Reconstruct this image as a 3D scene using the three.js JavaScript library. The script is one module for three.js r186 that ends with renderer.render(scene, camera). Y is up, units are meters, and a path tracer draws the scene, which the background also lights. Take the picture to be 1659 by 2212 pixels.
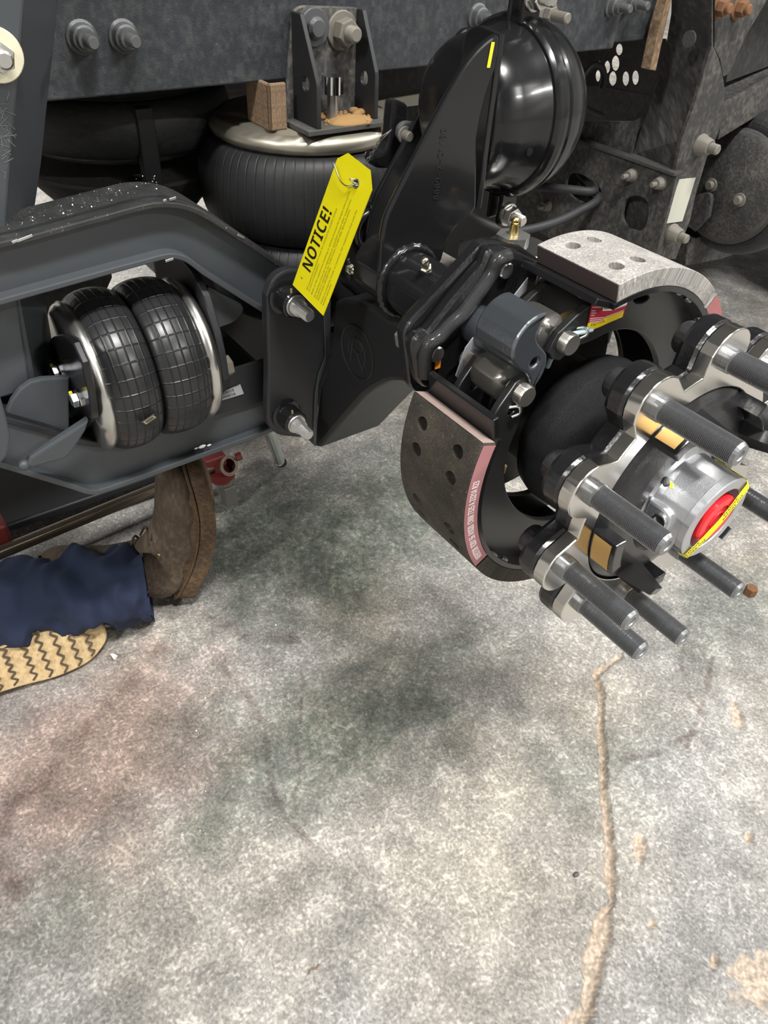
import * as THREE from 'three';
import { RectAreaLightUniformsLib } from 'three/addons/lights/RectAreaLightUniformsLib.js';
import { RoundedBoxGeometry } from 'three/addons/geometries/RoundedBoxGeometry.js';
import { ConvexGeometry } from 'three/addons/geometries/ConvexGeometry.js';
import { TextGeometry } from 'three/addons/geometries/TextGeometry.js';
import { FontLoader } from 'three/addons/loaders/FontLoader.js';
import { mergeGeometries, mergeVertices, toCreasedNormals } from 'three/addons/utils/BufferGeometryUtils.js';
import { MarchingCubes } from 'three/addons/objects/MarchingCubes.js';
import { Brush, Evaluator, SUBTRACTION } from 'three-bvh-csg';

// ------------------------------------------------------------------ camera, light, exposure
RectAreaLightUniformsLib.init();
const scene = new THREE.Scene();
scene.background = new THREE.Color(0x000000);
const renderer = new THREE.WebGLRenderer({ antialias: true });
renderer.toneMapping = THREE.LinearToneMapping;
renderer.toneMappingExposure = 4.0;
renderer.shadowMap.enabled = true;

const V = (x, y, z) => new THREE.Vector3(x, y, z);
const FOC = 1600, PX = 829.5, PY = 1106, EYE = V(0, 1.12, 0);
const RIGHT = V(0.813135, 0.048952, 0.580014), UP = V(0.353061, 0.750747, -0.558326), BACK = V(-0.462775, 0.658774, 0.593175);
const camera = new THREE.PerspectiveCamera(2 * Math.atan(1106 / FOC) * 180 / Math.PI, 1659 / 2212, 0.02, 60);
camera.position.copy(EYE);
camera.quaternion.setFromRotationMatrix(new THREE.Matrix4().makeBasis(RIGHT, UP, BACK));
scene.add(camera);

const LAMP_Y = 4.6, LAMP_W = 1.2, LAMP_D = 0.34, LAMP_I = 52;
const LAMPS = [[-4.1, 0.95], [0.45, 0.95], [5.0, 0.95], [2.7, 4.9], [-2.0, -5.2], [1.2, -5.2], [4.4, -5.2]];

// ------------------------------------------------------------------ helpers
function rng(seed) { return () => { seed = (seed + 0x6D2B79F5) | 0; let t = Math.imul(seed ^ (seed >>> 15), 1 | seed); t = (t + Math.imul(t ^ (t >>> 7), 61 | t)) ^ t; return ((t ^ (t >>> 14)) >>> 0) / 4294967296; }; }
const LAT = new Float32Array(65536); { const r = rng(11); for (let i = 0; i < 65536; i++) LAT[i] = r(); }
function n2(x, y) {           // value noise, 0..1
  const xi = Math.floor(x), yi = Math.floor(y); let fx = x - xi, fy = y - yi;
  fx = fx * fx * (3 - 2 * fx); fy = fy * fy * (3 - 2 * fy);
  const a = (yi & 255) << 8, b = ((yi + 1) & 255) << 8, c = xi & 255, d = (xi + 1) & 255;
  const p = LAT[a | c] + (LAT[a | d] - LAT[a | c]) * fx, q = LAT[b | c] + (LAT[b | d] - LAT[b | c]) * fx;
  return p + (q - p) * fy;
}
function fbm(x, y, o) { let s = 0, a = 0.5, t = 0; for (let i = 0; i < o; i++) { s += a * n2(x, y); t += a; x = x * 2.03 + 17.3; y = y * 2.03 + 5.1; a *= 0.5; } return s / t; }
const sst = (a, b, x) => { const t = Math.min(1, Math.max(0, (x - a) / (b - a))); return t * t * (3 - 2 * t); };
const mix = (a, b, t) => a + (b - a) * t;
// a pixel of the photograph gives a direction; the distance comes from the plane the thing lies in
function ray(px, py) { return RIGHT.clone().multiplyScalar((px - PX) / FOC).addScaledVector(UP, -(py - PY) / FOC).sub(BACK); }
const onZ = (px, py, z) => { const d = ray(px, py); return EYE.clone().addScaledVector(d, z / d.z); };
const onY = (px, py, y) => { const d = ray(px, py); return EYE.clone().addScaledVector(d, (y - EYE.y) / d.y); };
const onX = (px, py, x) => { const d = ray(px, py); return EYE.clone().addScaledVector(d, x / d.x); };
const zl = (list, z) => list.map(([px, py, r]) => { const p = onZ(px, py, z); return [p.x, p.y, r || 0]; });
const xl = (list, x) => list.map(([px, py, r]) => { const p = onX(px, py, x); return [-p.z, p.y, r || 0]; });
function outline(pts, Path = THREE.Shape) {     // polygon with rounded corners [x, y, radius]
  const s = new Path(), n = pts.length; let started = false;
  const go = (x, y) => { started ? s.lineTo(x, y) : s.moveTo(x, y); started = true; };
  for (let i = 0; i < n; i++) {
    const [x, y, r] = pts[i]; if (!r) { go(x, y); continue; }
    const [ax, ay] = pts[(i + n - 1) % n], [bx, by] = pts[(i + 1) % n];
    const la = Math.hypot(ax - x, ay - y), lb = Math.hypot(bx - x, by - y), q = Math.min(r, la * 0.48, lb * 0.48);
    go(x + (ax - x) / la * q, y + (ay - y) / la * q);
    s.quadraticCurveTo(x, y, x + (bx - x) / lb * q, y + (by - y) / lb * q);
  }
  s.closePath(); return s;
}
function extr(pts, depth, bevel = 0.001, holes = [], seg = 6) {
  const s = outline(pts); for (const h of holes) s.holes.push(Array.isArray(h[0]) ? outline(h, THREE.Path) : new THREE.Path().absarc(h[0], h[1], h[2], 0, Math.PI * 2, true));
  const b = Math.min(bevel, depth * 0.45);
  const g = new THREE.ExtrudeGeometry(s, { depth: depth - 2 * b, bevelEnabled: b > 0, bevelThickness: b, bevelSize: b, bevelOffset: -b, bevelSegments: 2, curveSegments: seg }).translate(0, 0, b)
  return toCreasedNormals(g, 0.3);
}
// plate with its outward face at z (facing +Z) / at x (facing -X)
const plateZ = (pts, z, t, bevel, holes) => extr(pts, t, bevel, holes).translate(0, 0, z - t);
const XB = new THREE.Matrix4().makeBasis(V(0, 0, -1), V(0, 1, 0), V(1, 0, 0));
const plateX = (pts, x, t, bevel, holes) => extr(pts, t, bevel, holes).applyMatrix4(XB).translate(x, 0, 0);
const crease = (g, a = 0.6) => toCreasedNormals(g, a);
function lathe(prof, seg = 40, axis = 'z', c = 0.6) {
  const g = crease(new THREE.LatheGeometry(prof.map(([r, h]) => new THREE.Vector2(Math.max(r, 1e-5), h)), seg), c);
  if (axis === 'z') g.rotateX(Math.PI / 2); if (axis === 'x') g.rotateZ(-Math.PI / 2); return g;
}
const box = (w, h, d, x = 0, y = 0, z = 0, r = 0.002) => new RoundedBoxGeometry(w, h, d, 2, Math.min(r, w * 0.45, h * 0.45, d * 0.45)).translate(x, y, z);
const tube = (pts, r, seg = 60, rs = 10, closed = false) => new THREE.TubeGeometry(new THREE.CatmullRomCurve3(pts, closed, 'centripetal'), seg, r, rs, closed);
function rod(a, b, r, r2 = r, seg = 20) {
  const d = b.clone().sub(a), L = d.length();
  const g = crease(new THREE.LatheGeometry([[1e-5, 0], [r * 0.9, 0], [r, r * 0.1], [r2, L - r2 * 0.1], [r2 * 0.9, L], [1e-5, L]].map(([x, y]) => new THREE.Vector2(x, y)), seg), 0.7);
  return g.applyQuaternion(new THREE.Quaternion().setFromUnitVectors(V(0, 1, 0), d.normalize())).translate(a.x, a.y, a.z);
}
function plain(g) { const q = g.index ? g.toNonIndexed() : g; for (const k of Object.keys(q.attributes)) if (!['position', 'normal', 'uv'].includes(k)) q.deleteAttribute(k); if (!q.attributes.normal) q.computeVertexNormals(); if (!q.attributes.uv) { const p = q.attributes.position, u = new Float32Array(p.count * 2); for (let i = 0; i < p.count; i++) { u[2 * i] = p.getX(i) + p.getZ(i) * 0.7; u[2 * i + 1] = p.getY(i) + p.getZ(i) * 0.5; } q.setAttribute('uv', new THREE.BufferAttribute(u, 2)); } return q; }
const join = (list) => list.length === 1 ? list[0] : mergeGeometries(list.map(plain), false);
function turn(g, dir) { return g.applyQuaternion(new THREE.Quaternion().setFromUnitVectors(V(0, 0, 1), dir.clone().normalize())); }
const used = {};
function numbered(n) { used[n] = (used[n] ?? -1) + 1; return used[n] ? n + '_' + String(used[n]).padStart(3, '0') : n; }
function thing(name, label, category, pos = [0, 0, 0], group) {
  const o = new THREE.Group(); o.name = numbered(name); o.position.set(...pos); o.userData = { label, category }; if (group) o.userData.group = group; scene.add(o); return o;
}
function part(parent, name, geo, mat, label, at) {
  const g = Array.isArray(geo) ? join(geo) : geo; const m = new THREE.Mesh(g, mat); m.name = name; m.castShadow = m.receiveShadow = true; if (label) m.userData.label = label;
  if (at) m.position.copy(at); else if (parent !== scene) { const w = parent.userData.base; if (w) m.position.set(-w[0], -w[1], -w[2]); }
  parent.add(m); return m;
}
// a thing whose parts are given in world coordinates, its origin at the base
function worldThing(name, label, category, base, group) { const o = thing(name, label, category, base, group); o.userData.base = base; return o; }
function sub(parentMesh, name, geo, mat, label) { const m = new THREE.Mesh(Array.isArray(geo) ? join(geo) : geo, mat); m.name = name; m.castShadow = m.receiveShadow = true; if (label) m.userData.label = label; parentMesh.add(m); return m; }
function single(name, geo, mat, label, category, group) { const m = new THREE.Mesh(Array.isArray(geo) ? join(geo) : geo, mat); m.name = numbered(name); m.castShadow = m.receiveShadow = true; m.userData = { label, category }; if (group) m.userData.group = group; scene.add(m); return m; }
function structure(name, geo, mat, parent = scene) { const m = new THREE.Mesh(geo, mat); m.name = name; m.castShadow = m.receiveShadow = true; if (parent === scene) m.userData.kind = 'structure'; parent.add(m); return m; }

// ------------------------------------------------------------------ textures
function dataTex(w, h, fn, color = true, rep) {
  const d = new Uint8Array(w * h * 4), c = [0, 0, 0];
  for (let y = 0; y < h; y++) for (let x = 0; x < w; x++) { fn(x, y, c); const i = (y * w + x) * 4; d[i] = Math.max(0, Math.min(255, c[0])); d[i + 1] = Math.max(0, Math.min(255, c[1])); d[i + 2] = Math.max(0, Math.min(255, c[2])); d[i + 3] = 255; }
  const t = new THREE.DataTexture(d, w, h); t.magFilter = THREE.LinearFilter; t.minFilter = THREE.LinearMipmapLinearFilter; t.generateMipmaps = true; t.wrapS = t.wrapT = THREE.RepeatWrapping;
  if (color) t.colorSpace = THREE.SRGBColorSpace; if (rep) t.repeat.set(rep, rep); t.needsUpdate = true; return t;
}
function canvasTex(w, h, draw) { const c = document.createElement('canvas'); c.width = w; c.height = h; draw(c.getContext('2d'), w, h); const t = new THREE.CanvasTexture(c); t.colorSpace = THREE.SRGBColorSpace; t.anisotropy = 8; return t; }

const dustTex = (base, dust, amount, seed, rep) => dataTex(512, 512, (x, y, c) => {
  const u = x / 512, v = y / 512, wx = Math.abs(2 * u - 1), wy = Math.abs(2 * v - 1);
  const big = fbm(u * 6 + seed, v * 6, 4), fine = n2(u * 256 + seed, v * 256), mid = fbm(u * 60 + seed, v * 46 + 3, 4), speck = n2(u * 200 + 40, v * 200 + seed);
  let k = amount * sst(0.3, 0.8, big * 0.35 + mid * 0.65) + (speck > 0.93 ? 0.45 : 0) * sst(0.3, 0.6, mid) + (fine - 0.5) * 0.08;
  for (let i = 0; i < 3; i++) c[i] = mix(base[i], dust[i], k);
}, true, rep);
const bumpNoise = dataTex(512, 512, (x, y, c) => { const v = 120 + 90 * (n2(x / 3, y / 3) - 0.5) + 110 * (fbm(x / 14, y / 14, 3) - 0.5); c[0] = c[1] = c[2] = v; }, false, 6);
const castBump = dataTex(256, 256, (x, y, c) => { const v = 128 + 130 * (fbm(x / 5, y / 5, 3) - 0.5); c[0] = c[1] = c[2] = v; }, false, 8);

// ------------------------------------------------------------------ materials
const S = (o) => new THREE.MeshStandardMaterial(o), PH = (o) => new THREE.MeshPhysicalMaterial(o);
const lin = (r, g, b) => new THREE.Color().setRGB(r, g, b);
const M = {
  rail: S({ map: dustTex([35, 38, 43], [84, 84, 81], 0.55, 3, 3), roughness: 0.62, bumpMap: bumpNoise, bumpScale: 0.0004 }),
  railDirty: S({ map: dustTex([60, 60, 60], [126, 119, 108], 0.75, 9, 4), roughness: 0.75, bumpMap: bumpNoise, bumpScale: 0.0004 }),
  satin: S({ color: lin(0.05, 0.056, 0.062), roughness: 0.46, bumpMap: castBump, bumpScale: 0.00008 }),
  inner: S({ map: dustTex([44, 43, 42], [84, 80, 74], 0.5, 57, 2), roughness: 0.75 }),
  satinDark: S({ color: lin(0.015, 0.015, 0.017), roughness: 0.5, bumpMap: castBump, bumpScale: 0.0001 }),
  gloss: PH({ color: lin(0.009, 0.009, 0.01), roughness: 0.24, specularIntensity: 0.7, clearcoat: 0.25, clearcoatRoughness: 0.1 }),
  glossCast: PH({ color: lin(0.009, 0.009, 0.01), roughness: 0.28, clearcoat: 0.4, clearcoatRoughness: 0.14, bumpMap: castBump, bumpScale: 0.0006 }),
  castBlack: S({ color: lin(0.012, 0.012, 0.013), roughness: 0.42, bumpMap: castBump, bumpScale: 0.0004 }),
  webBlack: S({ color: lin(0.017, 0.017, 0.017), roughness: 0.3 }),
  rubber: S({ color: lin(0.016, 0.016, 0.017), roughness: 0.42 }),
  rubberDusty: S({ map: dustTex([27, 27, 29], [76, 73, 68], 0.35, 5, 2), roughness: 0.6 }),
  zinc: S({ color: lin(0.62, 0.61, 0.58), metalness: 1, roughness: 0.3 }),
  zincDull: S({ color: lin(0.42, 0.39, 0.32), metalness: 0.9, roughness: 0.42 }),
  chrome: S({ color: lin(0.72, 0.73, 0.75), metalness: 1, roughness: 0.14 }),
  boltSteel: S({ color: lin(0.5, 0.5, 0.49), metalness: 0.9, roughness: 0.38 }),
  boltOld: S({ color: lin(0.19, 0.175, 0.15), metalness: 0.35, roughness: 0.7 }),
  boltDark: S({ color: lin(0.09, 0.092, 0.095), metalness: 0.3, roughness: 0.55 }),
  rust: S({ map: dustTex([104, 82, 62], [158, 138, 112], 0.8, 21, 3), roughness: 0.9 }),
  rustNut: S({ color: lin(0.17, 0.08, 0.036), roughness: 0.85 }),
  stud: S({ color: lin(0.27, 0.275, 0.285), metalness: 0.9, roughness: 0.36 }),
  studEnd: S({ color: lin(0.3, 0.31, 0.32), metalness: 0.9, roughness: 0.4 }),
  machined: S({ color: lin(0.74, 0.72, 0.68), metalness: 1, roughness: 0.22 }),
  amber: S({ color: lin(0.72, 0.45, 0.16), metalness: 0.75, roughness: 0.35, bumpMap: castBump, bumpScale: 0.0002 }),  // orange of a reflection put into the pad colour
  alu: S({ color: lin(0.66, 0.67, 0.7), metalness: 0.92, roughness: 0.34, bumpMap: castBump, bumpScale: 0.00018 }),
  camSteel: S({ color: lin(0.17, 0.19, 0.21), metalness: 0.85, roughness: 0.32, bumpMap: castBump, bumpScale: 0.0003 }),
  rollerSteel: S({ color: lin(0.36, 0.34, 0.31), metalness: 0.9, roughness: 0.36 }),
  brass: S({ color: lin(0.72, 0.55, 0.22), metalness: 1, roughness: 0.3 }),
  fitting: S({ color: lin(0.62, 0.6, 0.48), metalness: 1, roughness: 0.25 }),
  liningBrown: S({ map: dataTex(512, 512, (x, y, c) => { const a = fbm(x / 60, y / 60, 3), b = n2(x / 2.2, y / 2.2), f = n2(x / 4, y / 7 + 40); const k = 0.75 + 0.5 * (a - 0.5) + 0.35 * (b - 0.5) + (f > 0.88 ? 0.35 : 0); c[0] = 76 * k; c[1] = 69 * k; c[2] = 60 * k; }, true, 5), roughness: 0.85 }),
  liningGrey: S({ map: dataTex(512, 512, (x, y, c) => { const a = fbm(x / 50, y / 50, 3), b = n2(x / 2.2, y / 2.2), f = n2(x / 3.5, y / 6 + 40); const k = 0.9 + 0.25 * (a - 0.5) + 0.3 * (b - 0.5) + (f > 0.85 ? 0.2 : 0); c[0] = 164 * k; c[1] = 160 * k; c[2] = 155 * k; }, true, 5), roughness: 0.9 }),
  liningPink: S({ map: dataTex(256, 256, (x, y, c) => { const k = 0.92 + 0.3 * (fbm(x / 20, y / 20, 3) - 0.5) + 0.12 * (n2(x / 2, y / 2) - 0.5); c[0] = 176 * k; c[1] = 112 * k; c[2] = 112 * k; }, true, 8), roughness: 0.8 }),
  liningCut: S({ map: dataTex(256, 256, (x, y, c) => { const k = 0.9 + 0.3 * (fbm(x / 14, y / 14, 3) - 0.5) + 0.25 * (n2(x / 2, y / 2) - 0.5); c[0] = 172 * k; c[1] = 150 * k; c[2] = 142 * k; }, true, 8), roughness: 0.9 }),
  tagYellow: S({ color: 0xc4b800, roughness: 0.45 }),
  redPlastic: PH({ color: lin(0.72, 0.012, 0.02), roughness: 0.35, clearcoat: 0.3 }),
  redPaint: S({ color: lin(0.13, 0.018, 0.016), roughness: 0.5 }),
  wire: S({ color: lin(0.8, 0.8, 0.8), metalness: 1, roughness: 0.25 }),
  hose: S({ color: lin(0.03, 0.031, 0.033), roughness: 0.6 }),
  cable: S({ color: lin(0.012, 0.012, 0.012), roughness: 0.6 }),
  greyFilm: S({ color: lin(0.3, 0.3, 0.33), roughness: 0.5 }),
  tubeWorn: S({ map: dustTex([150, 138, 124], [84, 64, 54], 0.6, 31, 2), metalness: 0.85, roughness: 0.3 }),
  white: S({ color: 0xdcdcd8, roughness: 0.9 }),
  orange: S({ color: lin(0.85, 0.27, 0.01), roughness: 0.6 }),
  yellowMark: S({ color: lin(0.85, 0.72, 0.02), roughness: 0.6 }),
  sand: S({ map: dataTex(128, 128, (x, y, c) => { const k = 0.85 + 0.5 * (n2(x / 3, y / 3) - 0.5); c[0] = 176 * k; c[1] = 138 * k; c[2] = 88 * k; }, true, 20), roughness: 1 }),
  denim: PH({ color: lin(0.012, 0.02, 0.05), roughness: 0.9, sheen: 0.3, sheenColor: lin(0.05, 0.08, 0.16), bumpMap: castBump, bumpScale: 0.0003 }),
  leather: S({ map: dustTex([74, 62, 50], [128, 112, 92], 0.6, 41, 3), roughness: 0.7, bumpMap: castBump, bumpScale: 0.0004 }),
  soleTan: S({ map: dustTex([196, 172, 130], [150, 118, 78], 0.55, 47, 4), roughness: 0.85 }),
  soleDark: S({ map: dustTex([66, 52, 38], [132, 100, 62], 0.6, 49, 4), roughness: 0.7 }),
  label: S({ color: 0xb9b9ac, roughness: 0.6 }),
};

// ------------------------------------------------------------------ the hall: floor, walls, ceiling, lamps
const RX0 = -5, RX1 = 8, RZ0 = -9, RZ1 = 6, RH = 5;
const wallMat = S({ color: lin(0.34, 0.335, 0.32), roughness: 0.9 }), ceilMat = S({ color: lin(0.12, 0.12, 0.12), roughness: 0.9 });
const bxg = (x0, x1, y0, y1, z0, z1) => new THREE.BoxGeometry(x1 - x0, y1 - y0, z1 - z0).translate((x0 + x1) / 2, (y0 + y1) / 2, (z0 + z1) / 2);
structure('wall_left', bxg(RX0 - 0.2, RX0, -0.1, RH, RZ0 - 0.2, RZ1 + 0.2), wallMat);
structure('wall_right', bxg(RX1, RX1 + 0.2, -0.1, RH, RZ0 - 0.2, RZ1 + 0.2), wallMat);
structure('wall_back', bxg(RX0, RX1, -0.1, RH, RZ0 - 0.2, RZ0), wallMat);
structure('wall_front', bxg(RX0, RX1, -0.1, RH, RZ1, RZ1 + 0.2), wallMat);
structure('ceiling', bxg(RX0 - 0.2, RX1 + 0.2, RH, RH + 0.2, RZ0 - 0.2, RZ1 + 0.2), ceilMat);

const FX0 = -0.5, FX1 = 1.9, FZ0 = -1.5, FZ1 = 0.4;
const fl = (px, py) => { const p = onY(px, py, 0); return [p.x, p.z]; };
const crack = [[1341, 1414, 12], [1312, 1436, 14], [1284, 1451, 26], [1299, 1493, 14], [1299, 1542, 18], [1296, 1561, 16], [1301, 1613, 24], [1303, 1658, 26], [1303, 1704, 20], [1309, 1741, 18], [1311, 1786, 30], [1316, 1813, 12], [1316, 1869, 32], [1320, 1907, 26], [1324, 1944, 8], [1307, 1971, 22], [1296, 2012, 44], [1281, 2076, 42], [1275, 2132, 26], [1269, 2178, 30], [1245, 2208, 60], [1230, 2260, 60]].map(([x, y, w]) => [...fl(x, y), w * 0.00046]);
const hair1 = [[205, 1660], [240, 1760], [300, 1830], [350, 1880], [400, 1930], [430, 1990], [445, 2060], [460, 2120], [475, 2190], [480, 2212]].map(([x, y]) => fl(x, y));
const hair2 = [[190, 1780], [250, 1830], [310, 1850], [380, 1845], [430, 1850], [470, 1910]].map(([x, y]) => fl(x, y));
const streaks = [[[350, 1400], [270, 1480], [170, 1590], [90, 1690], [20, 1740], [-10, 1860], [40, 1930]], [[480, 1440], [540, 1510], [575, 1590], [580, 1680], [610, 1760], [680, 1830]], [[640, 1390], [655, 1480], [648, 1560]], [[640, 1610], [650, 1680], [630, 1720]], [[440, 1330], [500, 1360], [530, 1385], [640, 1380]], [[1480, 1620], [1520, 1520], [1540, 1420]], [[1340, 1640], [1420, 1630], [1500, 1580]], [[1470, 1430], [1490, 1500], [1520, 1560]]].map((l) => l.map(([x, y]) => fl(x, y)));
const streakW = [0.014, 0.005, 0.004, 0.004, 0.012, 0.006, 0.006, 0.005];
function dseg(x, z, l, k) { const [ax, az] = l[k], [bx, bz] = l[k + 1], dx = bx - ax, dz = bz - az; let t = ((x - ax) * dx + (z - az) * dz) / (dx * dx + dz * dz); t = t < 0 ? 0 : t > 1 ? 1 : t; return [Math.hypot(x - ax - dx * t, z - az - dz * t), t]; }
function bounds(l, m) { let a = 9, b = -9, c = 9, d = -9; for (const p of l) { a = Math.min(a, p[0]); b = Math.max(b, p[0]); c = Math.min(c, p[1]); d = Math.max(d, p[1]); } return [a - m, b + m, c - m, d + m]; }
const inB = (x, z, b) => x > b[0] && x < b[1] && z > b[2] && z < b[3];
function dline(x, z, l, B) { if (!inB(x, z, B)) return 9; let d = 9; for (let k = 0; k < l.length - 1; k++) d = Math.min(d, dseg(x, z, l, k)[0]); return d; }
const crB = bounds(crack, 0.05), h1B = bounds(hair1, 0.03), h2B = bounds(hair2, 0.03), stB = streaks.map((s) => bounds(s, 0.05));
function crackDepth(x, z) {    // 0 outside, 1 in the groove
  if (!inB(x, z, crB)) return 0; let best = 0;
  for (let k = 0; k < crack.length - 1; k++) { const [d, t] = dseg(x, z, crack, k), w = mix(crack[k][2], crack[k + 1][2], t) * (0.2 + 1.5 * fbm(x * 70, z * 70, 3)); best = Math.max(best, 1 - sst(w * 0.35, w * 0.85 + 0.001, d)); }
  return best;
}
const chips = [[1380, 1830, 0.03, 0.014, 0.8], [1590, 1545, 0.035, 0.014, 0.8], [1650, 2120, 0.05, 0.045, 0], [1620, 1810, 0.012, 0.01, 0], [1545, 2075, 0.016, 0.008, 0.4], [1410, 1995, 0.01, 0.008, 0]].map(([x, y, a, b, r]) => [...fl(x, y), a, b, r]);
function chipDepth(x, z) { let m = 0; for (const [cx, cz, a, b, r] of chips) { const dx = x - cx, dz = z - cz; if (dx * dx + dz * dz > 0.01) continue; const u = (dx * Math.cos(r) - dz * Math.sin(r)) / a, v = (dx * Math.sin(r) + dz * Math.cos(r)) / b, q = Math.hypot(u, v) + 0.7 * (n2(x * 90, z * 90) - 0.5); m = Math.max(m, 1 - sst(0.6, 0.95, q)); } return m; }
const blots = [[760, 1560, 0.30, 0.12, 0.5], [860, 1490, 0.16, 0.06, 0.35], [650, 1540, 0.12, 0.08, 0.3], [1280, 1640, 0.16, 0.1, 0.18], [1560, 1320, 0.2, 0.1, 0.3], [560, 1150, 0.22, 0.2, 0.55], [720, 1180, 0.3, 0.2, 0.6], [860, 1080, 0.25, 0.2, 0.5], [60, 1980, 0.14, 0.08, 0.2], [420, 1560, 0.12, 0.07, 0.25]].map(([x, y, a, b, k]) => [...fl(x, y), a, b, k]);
const concrete = (x, z, c) => {
  const big = fbm(x * 3.1 + 7, z * 3.1 + 2, 4), mid = fbm(x * 22 + 3, z * 22, 4), fine = n2(x * 330, z * 330), grit = n2(x * 640 + 9, z * 640);
  const wx = x + 0.01 * (n2(x * 60, z * 60) - 0.5), wz = z + 0.01 * (n2(x * 60 + 9, z * 60) - 0.5);
  const fleck = sst(0.6, 0.78, n2(wx * 330 + 5, wz * 150) * 0.5 + n2(wx * 150, wz * 350 + 8) * 0.5 + 0.4 * (mid - 0.5));
  const fleck2 = sst(0.7, 0.9, n2(wx * 420, wz * 260 + 3));
  let k = 0.93 + 0.24 * (big - 0.5) + 0.36 * (mid - 0.5) + 0.26 * (fine - 0.5) + 0.2 * (grit - 0.5) + 0.2 * fleck + 0.14 * fleck2;
  const warm = fbm(x * 5 + 31, z * 5 + 12, 3) - 0.5;
  c[0] = 149 * k * (1 + 0.06 * warm); c[1] = 145 * k * (1 + 0.02 * warm); c[2] = 139 * k * (1 - 0.06 * warm);
};
function floorColour(x, z, c) {
  concrete(x, z, c);
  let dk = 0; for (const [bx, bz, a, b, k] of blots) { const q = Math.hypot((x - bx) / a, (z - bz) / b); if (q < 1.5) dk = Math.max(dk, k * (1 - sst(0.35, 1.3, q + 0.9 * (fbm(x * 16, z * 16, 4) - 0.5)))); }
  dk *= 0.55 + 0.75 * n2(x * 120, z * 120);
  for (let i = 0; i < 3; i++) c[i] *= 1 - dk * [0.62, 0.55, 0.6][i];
  const rs = Math.hypot((x - 0.02) / 0.3, (z + 0.78) / 0.22), rk = 0.55 * (1 - sst(0.3, 1.2, rs + 0.7 * (fbm(x * 14 + 4, z * 14, 4) - 0.5))); c[0] *= 1 - 0.1 * rk; c[1] *= 1 - 0.26 * rk; c[2] *= 1 - 0.3 * rk;
  for (let s = 0; s < streaks.length; s++) { const d = dline(x, z, streaks[s], stB[s]); if (d < 0.04) { const w = streakW[s] * (0.7 + 0.6 * n2(x * 40, z * 40)), q = 0.42 * (1 - sst(w * 0.1, w * 1.5, d)) * sst(0.1, 0.75, fbm(x * 50, z * 50, 3)); c[0] *= 1 - 0.42 * q; c[1] *= 1 - 0.5 * q; c[2] *= 1 - 0.52 * q; } }
  const dh = Math.min(dline(x, z, hair1, h1B) , dline(x, z, hair2, h2B)) + 0.007 * (fbm(x * 120, z * 120, 2) - 0.35);
  if (dh < 0.008) { const q = 0.55 * (1 - sst(0.0, 0.0035, dh)) * sst(0.3, 0.6, fbm(x * 30, z * 30, 2)); c[0] = mix(c[0], 205, q); c[1] = mix(c[1], 194, q); c[2] = mix(c[2], 174, q); }
  const g = Math.max(crackDepth(x, z), chipDepth(x, z));
  if (g > 0) { const m = 0.8 + 0.5 * n2(x * 300, z * 300); c[0] = mix(c[0], 172 * m, g * 0.7); c[1] = mix(c[1], 152 * m, g * 0.7); c[2] = mix(c[2], 132 * m, g * 0.7); }
}
const floorGroup = new THREE.Group(); floorGroup.name = 'floor'; floorGroup.userData.kind = 'structure'; scene.add(floorGroup);
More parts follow.
